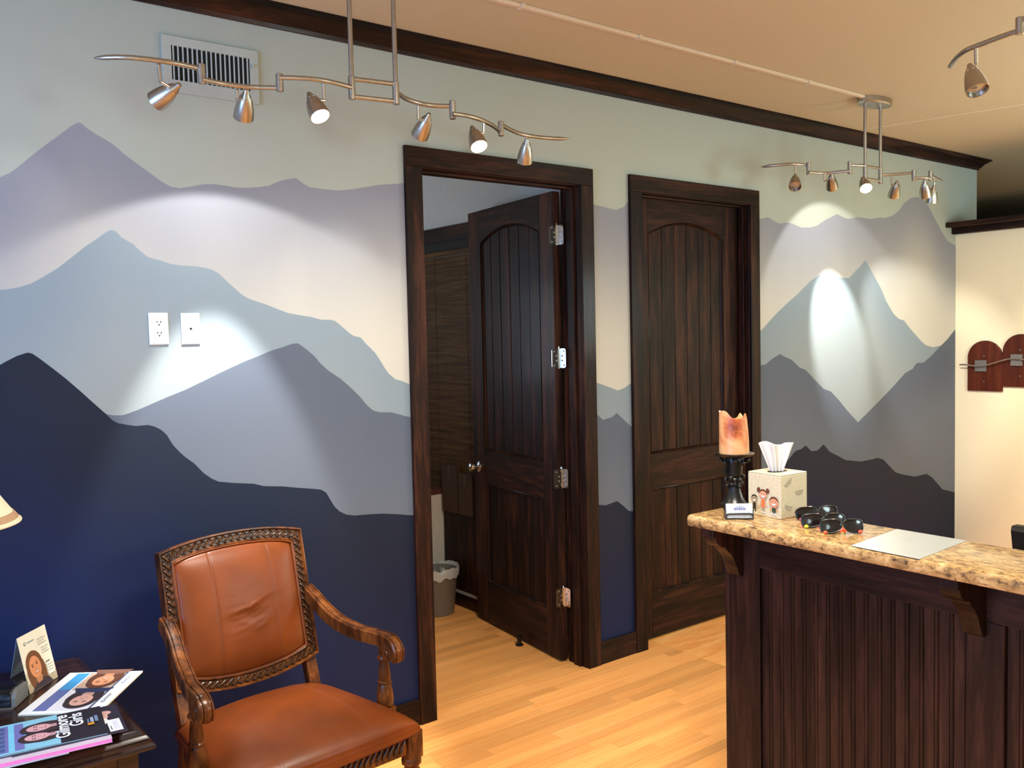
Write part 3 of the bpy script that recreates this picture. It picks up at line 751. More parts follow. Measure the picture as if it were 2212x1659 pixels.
for k, (tp, kn, tip, mo, away, on) in HP.items():
    z = seg[k][1]; top = at(*tp, 2, z); y = top.y
    t_, m_ = head_pts(tip, mo, y, .105, away)
    knp = at(*kn, 1, y)
    if k == 6: knp = top-Vector((0,0,.012)); t_ = top-Vector((0,0,.012))+Vector((0,-.004,0)); 
    M1[k] = f1.head(top, knp, t_, m_, on)
def beam(nm, mh, target, power, half, blend=.55, color=WHITE):
    p, ax = mh; t = Vector(target); d = (t-p).normalized()
    return spot(nm, p+ax*.004, target, power, half, blend, color)
def aim(mh, d): return mh[0]+Vector(d)
# every halogen throws a narrow hot beam and a wide spill cut off by its shade
beam('beam', M1[2], (-.86, 0, .40), 215, 22, .45)
beam('spill', M1[2], aim(M1[2], (.03, .02, -1)), 19, 64, .14)
beam('beam', M1[4], (-.42, 0, 1.72), 11, 30, 1.0)
beam('beam', M1[6], (-.24, 0, 1.40), 6, 24, .9)
beam('beam', M1[1], (-1.62, 0, 2.10), 3, 26, .8)
beam('beam', M1[3], (-.3, -2.2, 0.4), 40, 34, .6, WARM)
beam('beam', M1[5], (.5, -1.7, 0.6), 40, 34, .6, WARM)

# --- second fixture over the counter end
ra, rb = Vector((2.68,-.56,0)), Vector((2.84,-.56,0))
f2 = Fixture('track_light', (2.76, -.56, 2.58), 'brushed nickel swing arm track light hanging farther off near the mural end')
zA, zB, zC_, zD, zE = 2.622, 2.580, 2.622, 2.585, 2.55
sA = A([(1644.4,360.5),(1683,356.3),(1719,354.4),(1746,357.5)], zA)
sB = A([(1747,371.6),(1780,374.4),(1810.8,371.6),(1835,369.2)], zB)
sC = [A([(1836,356.3)], zC_)[0], Vector((2.68,-.56,zC_))]
sD = [Vector((2.84,-.56,zD))]+A([(1932.8,376.6),(1974,373)], zD)
sE = A([(1974,385.5),(1999,384),(2010,385.5)], zE)
f2.arm(sA, tip0=True); f2.arm(sB); f2.arm(sC); f2.arm(sD); f2.arm(sE)
sF = [sE[-1]+Vector((0,0,.03)), sE[-1]+Vector((.16,.06,.03)), sE[-1]+Vector((.34,.10,.03))]
f2.arm(sF, tip1=True)
jn(f2, sA[-1], sB[0]); jn(f2, sB[-1], sC[0]); jn(f2, sD[-1], sE[0]); jn(f2, sE[-1], sF[0])
for p in (ra, rb):
    f2.joint(p.x, p.y, 2.535, 2.635, nm='rod_collar'); f2.rod(p.x, p.y, 2.63, ZC-.03)
f2.loop(ra.x, ra.y, rb.x, rb.y, 2.622, 2.552)
f2.canopy(2.765, -.57, .14, .068)
HP2 = {1:((1717.9,355),(1717.9,376),(1717,378),(1717.3,403.5),sA,False,False), 2:((1781,374),(1781,391),(1795.5,374.4),(1797.4,406),sB,True,False),
       3:((1869,381),(1866,392),(1862,384),(1871,407),None,False,True), 4:((1926,377),(1926,399),(1938.3,391),(1930,424),sD,True,False),
       5:((1999,384),(1999,391),(1997,389),(1999,424),sE,True,False), 6:((2010,386),(2010,394),(2010,394),(2010.5,429),None,True,False)}
M2 = {}
for k, (tp, kn, tip, mo, sg, away, on) in HP2.items():
    if k == 3: top = Vector((2.68,-.56,2.55))
    elif k == 6: top = sF[1]
    else: top = at(*tp, 2, sg[1].z)
    y = top.y
    t_, m_ = head_pts(tip, mo, y, .102, away)
    if k == 6: t_ = top+Vector((0,0,-.045)); m_ = t_+Vector((.02,.03,-.095))
    knp = at(*kn, 1, y) if k not in (3, 6) else top-Vector((0,0,.03))
    M2[k] = f2.head(top, knp, t_, m_, on)
beam('spill', M2[4], (3.15, 0, 1.95), 17, 49, .18)
beam('beam', M2[4], (3.26, 0, 1.74), 170, 19, .55)
beam('beam', M2[5], (4.30, 0, 1.58), 105, 22, .6)
beam('beam', M2[6], (4.86, -1.7, .8), 210, 42, 1.0, WARM)
beam('beam', M2[3], (.42, -1.38, 1.09), 240, 13, .9, WARM)

# --- third fixture, only its end shows at the upper right
f3 = Fixture('track_light', (.80, -2.62, 2.58), 'end of a nickel track light reaching in at the upper right corner')
z3 = 2.60
sA = A([(2053,143),(2062,130),(2075,117),(2091,106.5),(2108,100),(2130,91.5),(2155,82),(2180,73),(2203,66)], z3)
f3.arm(sA)
e = sA[-1]
sB = [e+Vector((0,0,.03)), e+Vector((-.02,-.16,.03)), Vector((.80,-2.54,z3+.03))]
f3.arm(sB); f3.joint(e.x, e.y, z3-.012, z3+.04)
for y in (-2.54, -2.70):
    f3.joint(.80, y, 2.56, 2.645, nm='rod_collar'); f3.rod(.80, y, 2.64, ZC-.03)
f3.loop(.80, -2.54, .80, -2.70, 2.635, 2.57)
f3.canopy(.80, -2.62, .060, .125)
top = at(2108, 100, 2, z3)
t_, m_ = head_pts((2094,139),(2112,196), top.y, .105, False)
M3 = f3.head(top, at(2108.5,139,1,top.y), t_, m_, False)
beam('beam', M3, (.30, -1.75, 1.1), 4, 30, .6, WARM)
# ------------------------------------------------------------------ leather armchair
def armchair():
    r = empty('armchair', (-.860, -.5, 0), math.radians(4.5))
    tag(r, 'carved wooden armchair with orange brown leather seat and back against the mural', 'chair')
    W, C, LE = M['chair_wood'], M['chair_carve'], M['leather']
    # local axes: x across, -y forward.  back plane leans from (y=.195, z=.545) to (y=.30, z=1.0)
    B0 = Vector((0, .195, .545)); V = Vector((0, .105, .455)).normalized(); U = Vector((1,0,0)); Nn = U.cross(V)   # points forward (-y)
    HW, HT = .270, .467
    vt = lambda u: HT+.034*(1-(abs(u)/HW)**2.2)
    vbm = lambda u: -.042*(1-(abs(u)/HW)**2)
    IW = HW-.046
    vti = lambda u: vt(u)-.050-.006*(abs(u)/IW)**6
    vbi = lambda u: vbm(u)+.047+.006*(abs(u)/IW)**6
    K = 36
    def loops():
        o, i = [], []
        for k in range(K): s = -1+2*k/K; o.append((HW*s, vbm(HW*s))); i.append((IW*s, vbi(IW*s)))
        for k in range(K): s = k/K; o.append((HW, vbm(HW)+(vt(HW)-vbm(HW))*s)); i.append((IW, vbi(IW)+(vti(IW)-vbi(IW))*s))
        for k in range(K): s = 1-2*k/K; o.append((HW*s, vt(HW*s))); i.append((IW*s, vti(IW*s)))
        for k in range(K): s = 1-k/K; o.append((-HW, vbm(HW)+(vt(HW)-vbm(HW))*s)); i.append((-IW, vbi(IW)+(vti(IW)-vbi(IW))*s))
        return o, i
    O, I = loops(); n = len(O)
    P3 = lambda u, v, h: B0+U*u+V*v+Nn*h
    sec = [(0,-.03),(0,.010),(.03,.0135),(.12,.0135),(.17,.006),(.22,.003),(.78,.003),(.83,.006),(.90,.010),(.98,.008),(1,.0),(1,-.03)]
    mb = MB(); vs = []
    for i in range(n):
        for f, h in sec:
            u = O[i][0]+(I[i][0]-O[i][0])*f; v = O[i][1]+(I[i][1]-O[i][1])*f; vs.append(P3(u, v, h))
    m = len(sec)
    fs = [(i*m+j, i*m+(j+1)%m, ((i+1)%n)*m+(j+1)%m, ((i+1)%n)*m+j) for i in range(n) for j in range(m)]
    bf = mb.add(vs, fs).build('back_frame', W, r, smooth=40)
    # carved running links in the hollow of the frame
    mb = MB()
    mid = [((O[i][0]+I[i][0])/2, (O[i][1]+I[i][1])/2) for i in range(n)]
    cum = [0]
    for i in range(n): cum.append(cum[-1]+(Vector(mid[(i+1)%n])-Vector(mid[i])).length)
    tot = cum[-1]; cntl = int(tot/.0255)
    def mid_at(s):
        s %= tot
        for i in range(n):
            if cum[i+1] >= s:
                t = (s-cum[i])/max(1e-9, cum[i+1]-cum[i]); a, b = Vector(mid[i]), Vector(mid[(i+1)%n])
                return a+(b-a)*t, (b-a).normalized()
    def s_curve(mb, pos, tan, along, across, P, rad):
        nor = Vector((-tan.y, tan.x)); pts = []
        for k in range(9):
            q = -1+2*k/8
            a = along*(q*.62+.32*math.sin(q*PI)); b = across*math.sin(q*PI/2)*.95
            pts.append(P(pos+tan*a+nor*b, .003+.0035*math.cos(q*PI/2)))
        mb.tube(pts, [rad*.6]+[rad]*7+[rad*.6], 6)
    for k in range(cntl):
        p, t = mid_at((k+.5)*tot/cntl)
        s_curve(mb, p, t, .0155, .0125, lambda q, h: P3(q.x, q.y, h), .0046)
        nor = Vector((-t.y, t.x))
        for sg in (-1, 1):
            q = p+t*(sg*.0085)-nor*(sg*.0075)
            mb.lathe([(.004,-.001),(.0035,.0025),(.0015,.004),(0,.0042)], P3(q.x, q.y, .003), Nn, 7)
    mb.build('carved_border', C, bf, smooth=60)
    # upholstered back
    def pad(s, t):
        u = -IW+2*IW*s; a, b = vbi(u), vti(u); v = a+(b-a)*t
        e = (1-abs(2*s-1)**7)*(1-abs(2*t-1)**7); h = .042*max(0, e)**.5*(.52+.48*(1-(2*s-1)**2)*(1-(2*t-1)**2))
        # creases pressed into the middle of the back
        cx, cz = (s-.53), (t-.46)
        fall = math.exp(-(cx/.17)**2-(cz/.16)**2)
        h += fall*(.0013*math.sin(30*(cz-.25*cx-1.1*cx*cx))+.0022*noise.noise(Vector((cx*9+1.7, cz*26-cx*5, .3)))+.0010*noise.noise(Vector((cx*18, cz*44, 2.3))))
        h += .0028*math.exp(-((cz-.035-.55*cx*(cx > 0)+.9*cx*cx)/.018)**2)*math.exp(-(cx/.17)**2)
        for sx in (.275, .755): h -= .0022*math.exp(-((s-sx)/.006)**2)
        return P3(u, v, h-.002)
    MB().grid(pad, 96, 84).build('back_pad', LE, r, smooth=70)
    # rear cloth of the back
    MB().grid(lambda s, t: P3(-IW*1.02+2.04*IW*s, vbi(-IW+2*IW*s)-.004+(vti(-IW+2*IW*s)-vbi(-IW+2*IW*s)+.008)*t, -.026), 16, 12).build('back_lining', LE, r, smooth=70)
    MB().tube([P3(I[i][0], I[i][1], .006) for i in range(n)], .0038, 8, closed=True).build('back_piping', LE, r, smooth=60)
    mb = MB()
    for sx in (.275, .755):
        for off in (-.010, .010):
            mb.tube([pad(sx+off, .03+.94*k/40)+Nn*.0003 for k in range(41)], .0007, 5)
    mb.build('back_stitching', M['seam'], r, smooth=60)
    # rear stiles: from the back frame down to the floor
    for sx in (-1, 1):
        x = sx*.243; path = [(x,.302,.985),(x,.170,.40),(x,.185,.34),(x,.235,.16),(x,.30,0)]
        path = [P3(x, .43, -.030), P3(x, .02, -.030), Vector((x,.190,.44)), Vector((x,.188,.33)), Vector((x,.225,.16)), Vector((x,.285,.0))]
        mb = MB(); mb.sweep([(-.022,-.02),(.022,-.02),(.022,.02),(-.022,.02)], path, [(1,0,0)]*6, [(0,-1,.1)]*6)
        mb.build('rear_leg', W, r, bevel=.004)
    # seat cushion: wider at the front, domed, rolled over the rails
    HWF, HWB, YF, YBk = .345, .272, -.335, .205
    def seat(s, t):
        # s across, t back -> front
        y = YBk+(YF-YBk)*t; hw = HWB+(HWF-HWB)*t
        bow = -.018*(1-(2*s-1)**2)*max(0, t-.55)/.45
        a, b = abs(2*s-1), abs(2*t-1)
        e = max(0, (1-a**5.5))*max(0, (1-b**6.5)); edge = e**.42
        z = .412+.044*edge+.052*(1-a*a)*(1-(2*t-.95)**2*.9)*(edge**.5)
        for sx in (.26, .74): z -= .0020*math.exp(-((s-sx)/.006)**2)*edge
        z += .0016*noise.noise(Vector((s*5, t*5, 3.1)))*edge
        pin = 1-.012*(1-edge)
        return Vector(((2*s-1)*hw*pin, (y+bow), z))
    def seat2(s, t):
        # push the sample points outwards so the rim is finely sampled
        f = lambda q: .5-.5*math.cos(PI*q)
        return seat(f(s), f(t))
    cu = MB().grid(seat2, 72, 64)
    # rolled lower edge
    ring = [(k/40, 0) for k in range(40)]+[(1, k/40) for k in range(40)]+[(1-k/40, 1) for k in range(40)]+[(0, 1-k/40) for k in range(40)]
    vs = []; m = len(ring); c0 = Vector((0, -.08, 0))
    for q, (dz, gr) in enumerate(((0, 1.0), (-.010, 1.014), (-.024, 1.012), (-.034, .99), (-.036, .95))):
        for s, t in ring:
            p = seat(s, t); d = p-Vector((0, -.08, p.z)); vs.append(Vector((0,-.08,p.z))+d*gr+Vector((0,0,dz)))
    fs = [(a*m+i, a*m+(i+1)%m, (a+1)*m+(i+1)%m, (a+1)*m+i) for a in range(4) for i in range(m)]+[tuple(4*m+i for i in range(m))]
    cu.add(vs, fs)
    cus = cu.build('seat_cushion', LE, r, smooth=80)
    mb = MB()
    for sx in (.26, .74):
        for off in (-.008, .008): mb.tube([seat(sx+off, .03+.95*k/50)+Vector((0,0,.0003)) for k in range(51)], .0007, 5)
    mb.build('seat_stitching', M['seam'], r, smooth=60)
    # rails
    ap = bb((-.295,-.328,.318), (.295,-.298,.392), 'front_rail', W, r, .003)
    mb = MB(); k = 0
    for i in range(25):
        x = -.276+i*.023; s_curve(mb, Vector((x, .355)), Vector((1,0)), .014, .024, lambda q, h: Vector((q.x, -.328-h+.002, q.y)), .0052)
    mb.build('carved_links', C, ap, smooth=60)
    bb((-.24,.175,.33), (.24,.20,.40), 'rear_rail', W, r, .003)
    for sx in (-1, 1):
        mb = MB(); mb.fbox((sx*.330,-.30,0), Vector((-sx*.090, .485, 0)).normalized(), Vector((sx*.485,.090,0)).normalized(), (0,0,1), (0,-.015,.325), (.49,.018,.40))
        mb.build('side_rail', W, r, bevel=.003)
        # front leg: square block, then turned
        x = sx*.325; lg = MB(); lg.box((x-.029,-.338,.300), (x+.029,-.282,.392))
        lg.lathe([(.030,.300),(.034,.292),(.034,.278),(.027,.272),(.024,.262),(.031,.250),(.034,.235),(.031,.215),(.025,.190),(.021,.150),(.019,.105),(.024,.098),(.024,.088),(.017,.082),(.017,.06),(.026,.045),(.029,.025),(.025,.006),(.020,0)], (x,-.310,0), (0,0,1), 24)
        lg.build('front_leg', W, r, smooth=35, bevel=0)
        # arm support post, standing on a block of the side rail
        px_, py_ = sx*.340, -.140
        ps = MB(); ps.box((px_-.027,py_-.027,.335), (px_+.027,py_+.027,.418))
        ps.lathe([(.022,.418),(.028,.424),(.030,.440),(.029,.462),(.025,.492),(.022,.500),(.025,.503),(.025,.509),(.021,.513),(.022,.530),(.019,.560),(.016,.580),(.022,.586),(.025,.593),(.022,.600),(.018,.606),(.020,.640)], (px_,py_,0), (0,0,1), 22)
        ps.build('arm_post', W, r, smooth=35)
        # arm: slopes off the back, flattens, ends in a scroll
        ctl = [(sx*.268,.262,.772),(sx*.272,.205,.748),(sx*.280,.145,.714),(sx*.294,.075,.682),(sx*.313,-.02,.664),(sx*.333,-.10,.660),(sx*.341,-.165,.660),(sx*.342,-.198,.651),(sx*.342,-.215,.629),(sx*.342,-.206,.606)]
        path = smooth_path(ctl, 5); sd, up = [], []
        for i in range(len(path)):
            t = (path[min(i+1,len(path)-1)]-path[max(i-1,0)]).normalized(); s_ = Vector((1,0,0)); s_ = (s_-t*s_.dot(t)).normalized(); sd.append(s_); up.append(s_.cross(t) if s_.cross(t).z > 0 or i > 34 else t.cross(s_))
        # keep the frame from flipping in the scroll
        for i in range(1, len(up)):
            if up[i].dot(up[i-1]) < 0: up[i] = -up[i]
        w_, h_ = .0225, .022
        sec = [(-w_,-h_),(w_,-h_),(w_,h_-.004),(w_-.003,h_),(w_-.007,h_+.0005),(w_-.0083,h_-.0035),(w_-.0105,h_-.0035),(w_-.012,h_+.001),(0,h_+.003),
               (-w_+.012,h_+.001),(-w_+.0105,h_-.0035),(-w_+.0083,h_-.0035),(-w_+.007,h_+.0005),(-w_+.003,h_),(-w_,h_-.004)]
        am = MB().sweep(sec, path, sd, up)
        am.lathe([(.010,-.0235),(.026,-.0235),(.029,-.020),(.029,.020),(.026,.0235),(.010,.0235)], (sx*.342,-.183,.621), (1,0,0), 24)
        am.lathe([(.013,.0235),(.012,.027),(0,.028)], (sx*.342,-.183,.621), (1,0,0), 16); am.lathe([(.013,.0235),(.012,.027),(0,.028)], (sx*.342,-.183,.621), (-1,0,0), 16)
        am.build('arm', W, r, smooth=35)
    return r
armchair()

# ------------------------------------------------------------------ side table
TX0, TX1, TY0, TY1, TZ = -2.06, -1.358, -.862, -.035, .66
t = empty('side_table', ((TX0+TX1)/2, (TY0+TY1)/2, 0)); tox, toy = t.location.x, t.location.y
def rim(mb, levels):
    vs = []
    for g, z in levels:
        for x, y in ((TX0-g,TY0-g),(TX1+g,TY0-g),(TX1+g,TY1+g),(TX0-g,TY1+g)): vs.append((x-tox, y-toy, z))
    k = len(levels); fs = [(i*4+j, i*4+(j+1)%4, (i+1)*4+(j+1)%4, (i+1)*4+j) for i in range(k-1) for j in range(4)]
    fs += [(3,2,1,0), tuple((k-1)*4+j for j in range(4))]
    mb.add(vs, fs)
mb = MB(); rim(mb, [(-.02,TZ-.050),(-.004,TZ-.048),(.0,TZ-.042),(-.002,TZ-.036),(-.012,TZ-.032),(-.016,TZ-.024),(-.014,TZ-.020),(-.020,TZ-.012),(-.030,TZ-.006),(-.040,TZ-.003),(-.044,TZ),(-.046,TZ)])
mb.build('tabletop', M['table_wood'], t, smooth=30)
for a, b_ in (((TX0+.05,TY0+.045,TZ-.16),(TX1-.05,TY0+.065,TZ-.05)), ((TX0+.05,TY1-.065,TZ-.16),(TX1-.05,TY1-.045,TZ-.05))):
    MB().box((a[0]-tox,a[1]-toy,a[2]), (b_[0]-tox,b_[1]-toy,b_[2])).build('apron', M['table_wood'], t, bevel=.002)
for x in (TX0+.045, TX1-.065): MB().box((x-tox,TY0+.06-toy,TZ-.16), (x+.02-tox,TY1-.06-toy,TZ-.05)).build('apron', M['table_wood'], t, bevel=.002)
for x in (TX0+.065, TX1-.065):
    for y in (TY0+.065, TY1-.065):
        mb = MB(); mb.box((x-.026-tox,y-.026-toy,TZ-.17), (x+.026-tox,y+.026-toy,TZ-.05))
        mb.lathe([(.024,TZ-.17),(.018,TZ-.19),(.026,TZ-.22),(.022,.2),(.016,.05),(.022,.03),(.02,0)], (x-tox,y-toy,0), (0,0,1), 18)
        mb.build('leg', M['table_wood'], t, smooth=35)
tag(t, 'dark polished wooden side table with moulded edge beside the armchair', 'table')

# table lamp, only the rim of its shade shows
lx, ly = -1.808, -.53
SZ = 1.238-TZ; lamp = empty('table_lamp', (lx, ly, TZ))
SHD = plain('cream_lamp_shade', (232,214,186), .8, var=.02)
TRM = plain('lamp_shade_trim', (176,140,108), .8, var=.04)
sh = MB(); pr = []
for k in range(15):
    q = k/14; pr.append((.085+.115*q**1.6, .90-.25*q))
pr[-1] = (.2, .65)
prof = [(r_, z-.65+SZ) for r_, z in pr]
sh.lathe(prof+[(r_-.003, z) for r_, z in reversed(prof)], (0,0,0), (0,0,1), 48, caps=False)
so = sh.build('lamp_shade', SHD, lamp, smooth=50)
def rat(q): return .085+.115*q**1.6, SZ+.25-.25*q
bd = MB()
for q0, q1, mi in ((.90,.965,0),): 
    ra_, za_ = rat(q0); rb_, zb_ = rat(q1); bd.lathe([(ra_+.001,za_),(ra_+.0025,za_),(rb_+.0025,zb_),(rb_+.001,zb_)], (0,0,0), (0,0,1), 48, caps=False)
bd.build('shade_band', TRM, so, smooth=50)
rb_, zb_ = rat(1.0); MB().tube([(rb_*math.cos(2*PI*k/48), rb_*math.sin(2*PI*k/48), zb_) for k in range(48)], .004, 8, closed=True).build('shade_rim', SHD, so, smooth=60)
MB().lathe([(.05,0),(.05,.012),(.034,.022),(.016,.04),(.024,.07),(.04,.13),(.044,.19),(.03,.27),(.015,.38),(.015,SZ-.06),(.008,SZ-.04),(.008,SZ+.24)], (0,0,0), (0,0,1), 28).build('lamp_base', M['black_metal'], lamp, smooth=40)
MB().tube([(-.084,0,SZ+.24),(.084,0,SZ+.24)], .002, 6).build('shade_spider', M['nickel'], lamp)
tag(lamp, 'table lamp with cream flared fabric shade at the left picture edge', 'lamp')

# ------------------------------------------------------------------ reception counter
CR = math.radians(-1.3); CT = 1.09
co = Vector((.283, -1.309, 0))
ctr = empty('reception_counter', co, CR)
CLEN = 2.3
# local: +x to the back (away from the waiting side), -y along the counter
FXL = .195                # face of the panelled front, behind the granite overhang
BT = CT-.040
rail_top, rail_bot = BT-.145, .155
st = []
bb((FXL-.012,-.165,0), (FXL+.012,-.035,BT), 'stile', M['cw_z'], ctr, .003)
stiles = [-.10, -.925, -1.75]
for y in stiles[1:]: bb((FXL-.012,y-.050,.15), (FXL+.012,y+.050,rail_top), 'stile', M['cw_z'], ctr, .003)
bb((FXL-.012,-CLEN,rail_top), (FXL+.012,-.165,BT), 'top_rail', M['cw_y'], ctr, .003)
bb((FXL-.012,-CLEN,0), (FXL+.012,-.165,rail_bot), 'bottom_rail', M['cw_y'], ctr, .003)
yb = [(-.165, -.875), (-.975, -1.70), (-1.80, -CLEN)]
pb = None; bw = .0445
for a, b_ in yb:
    nn = int(round((a-b_)/bw)); wd = (a-b_)/nn
    for i in range(nn):
        y1 = a-i*wd; y0 = y1-wd
        mb = MB(); h0, h1 = rail_bot, rail_top
        pr = [(0,.016),(.0008,.0035),(.004,.0005),(.009,.0005),(.0105,.0035),(.012,.0005),(wd-.004,.0005),(wd-.0008,.0035),(wd,.016)]
        vs = [(FXL-.001+d, y0+s, h0) for s, d in pr]+[(FXL-.001+d, y0+s, h1) for s, d in pr]; k = len(pr)
        mb.add(vs, [(j, j+1, k+j+1, k+j) for j in range(k-1)]+[(k-1, 0, k, 2*k-1)]+[tuple(range(k)), tuple(range(2*k-1, k-1, -1))])
        mb.build('bead_board', M['cw_z'], ctr)
# carcass behind the panelling, end panel, kick
bb((FXL+.014,-CLEN,.0), (FXL+.19,-.040,BT-.001), 'carcass', M['cw_z'], ctr)
bb((FXL-.012,-.036,0), (FXL+.19,-.018,BT), 'end_panel', M['cw_z'], ctr, .003)
MB().tube([(FXL-.013,-.168,rail_bot), (FXL-.013,-.168,rail_top)], .004, 6).build('edge_bead', M['cw_z'], ctr)
# corbels under the overhang
def corbel(y):
    D, H = .155, .185
    pts = [(0,0),(-D,0),(-D,-.030)]
    for k in range(9):
        q = PI/2*k/8; pts.append((-D+.012+.045*math.sin(q)*0-.0+ .05*(1-math.cos(q)), -.030-.040*math.sin(q)))
    for k in range(1, 10):
        q = PI*k/10; pts.append((-D+.062+.050*(1-math.cos(q))/2*1.1, -.070-.012*math.sin(q)*-1-.085*k/10))
    pts += [(-.030,-.160),(-.022,-.178),(-.012,-H),(0,-H)]
    MB().prism(pts, (FXL-.012, y+.0275, BT-.001), (1,0,0), (0,0,1), (0,-1,0), 0, .055).build('corbel', M['cw_z'], ctr, bevel=.003)
for y in (-.075, -.900, -1.75): corbel(y)
tag(ctr, 'dark wood reception counter with beadboard front and carved corbels', 'counter')
# granite bar top with rounded edges
mb = MB(); gx0, gx1, gy0, gy1 = 0.0, .318, -CLEN-.02, 0.0
def rrect(g, rad):
    pts = []
    for cx, cy, a0 in ((gx1-rad,gy1-rad,0),(gx0+rad,gy1-rad,90),(gx0+rad,gy0+rad,180),(gx1-rad,gy0+rad,270)):
        for k in range(6):
            a = math.radians(a0+90*k/5); pts.append((cx+(rad+g)*math.cos(a), cy+(rad+g)*math.sin(a)))
    return pts
vs = []; lv = [(-.010,BT),(-.003,BT+.003),(.0,BT+.011),(.0,CT-.013),(-.003,CT-.005),(-.010,CT-.001),(-.016,CT)]
for g, z in lv: vs += [(x, y, z) for x, y in rrect(g, .022)]
m = 24
fs = [(i*m+j, i*m+(j+1)%m, (i+1)*m+(j+1)%m, (i+1)*m+j) for i in range(len(lv)-1) for j in range(m)]+[tuple(range(m-1,-1,-1)), tuple((len(lv)-1)*m+j for j in range(m))]
g = mb.add(vs, fs).build('countertop', M['granite'], smooth=30); g.location = co; g.rotation_euler = (0,0,CR)
tag(g, 'polished gold granite slab topping the dark reception counter', 'countertop')
# ------------------------------------------------------------------ printed matter helper
PM = {}
def ink(rgb, rough=.45):
    if rgb not in PM: PM[rgb] = plain('print_%02x%02x%02x' % rgb, rgb, rough, var=.03)
    return PM[rgb]
class Print:
    """flat printing laid on a face: frame o, ux, uy; each later layer 0.1 mm prouder"""
    def __init__(s, o, ux, uy, un=None):
        s.o, s.ux, s.uy = Vector(o), Vector(ux), Vector(uy); s.un = Vector(un) if un else s.ux.cross(s.uy); s.mb = MB(); s.mats = []; s.h = .0003; s.clip = None
    def poly(s, pts, rgb):
        if s.clip: pts = [(min(max(a, s.clip[0]), s.clip[2]), min(max(b, s.clip[1]), s.clip[3])) for a, b in pts]
        m = ink(rgb)
        if m not in s.mats: s.mats.append(m)
        s.mb.add([s.o+s.ux*a+s.uy*b+s.un*s.h for a, b in pts], [tuple(range(len(pts)))], s.mats.index(m)); s.h += .00008; return s
    def rect(s, a, b, c, d, rgb): return s.poly([(a,b),(c,b),(c,d),(a,d)], rgb)
    def ell(s, cx, cy, rx, ry, rgb, rot=0, a0=0, a1=360, n=28):
        pts = []
        for k in range(n + (1 if a1-a0 < 360 else 0)):
            q = math.radians(a0+(a1-a0)*k/n); x, y = rx*math.cos(q), ry*math.sin(q)
            pts.append((cx+x*math.cos(rot)-y*math.sin(rot), cy+x*math.sin(rot)+y*math.cos(rot)))
        return s.poly(pts, rgb)
    def build(s, name, parent): return s.mb.build(name, s.mats, parent)
def face(p, cx, cy, k, skin, hair, rot=0, top=None):
    """printed portrait: hair, neck, face, eyes, nose, mouth; k = half height of the head"""
    R = lambda x, y: (cx+k*(x*math.cos(rot)-y*math.sin(rot)), cy+k*(x*math.sin(rot)+y*math.cos(rot)))
    def E(x, y, a, b, c, r=0): q = R(x, y); p.ell(q[0], q[1], k*a, k*b, c, rot+r)
    E(0, .12, .98, 1.12, hair); E(-.72, -.75, .36, 1.0, hair, .12); E(.72, -.75, .36, 1.0, hair, -.12)
    if top: p.poly([R(-1.3,-2.1), R(1.3,-2.1), R(1.0,-1.45), R(.35,-1.2), R(-.35,-1.2), R(-1.0,-1.45)], top)
    p.poly([R(-.3,-1.35), R(.3,-1.35), R(.28,-.6), R(-.28,-.6)], tuple(int(c*.88) for c in skin))
    E(0, -.08, .66, .88, skin)
    for sx in (-1, 1):
        E(sx*.27, .08, .13, .055, (70,44,36)); E(sx*.27, .24, .17, .03, tuple(int(c*.8) for c in hair))
    E(.0, -.22, .07, .14, tuple(int(c*.9) for c in skin)); E(0, -.5, .26, .09, (176,84,76)); E(0, -.48, .2, .04, (240,228,220))
def text_mesh(txt, size, name, mat, parent, M4, spacing=1.0, extrude=.0001):
    cu = bpy.data.curves.new(name, 'FONT'); cu.body = txt; cu.size = size; cu.space_line = .85; cu.space_character = spacing; cu.extrude = extrude; cu.offset = size*.018
    o = bpy.data.objects.new(name, cu); COL.objects.link(o)
    dg = bpy.context.evaluated_depsgraph_get(); me = bpy.data.meshes.new_from_object(o.evaluated_get(dg)); bpy.data.objects.remove(o)
    me.transform(M4); me.materials.clear(); me.materials.append(mat); me.name = name
    o = bpy.data.objects.new(name, me); COL.objects.link(o); o.parent = parent; return o
def frame4(o, ux, uy, un):
    m = Matrix.Identity(4)
    for i in range(3): m[i][0] = ux[i]; m[i][1] = uy[i]; m[i][2] = un[i]; m[i][3] = o[i]
    return m
Xv, Yv, Zv = Vector((1,0,0)), Vector((0,1,0)), Vector((0,0,1))

# ------------------------------------------------------------------ things on the counter
ZT = CT
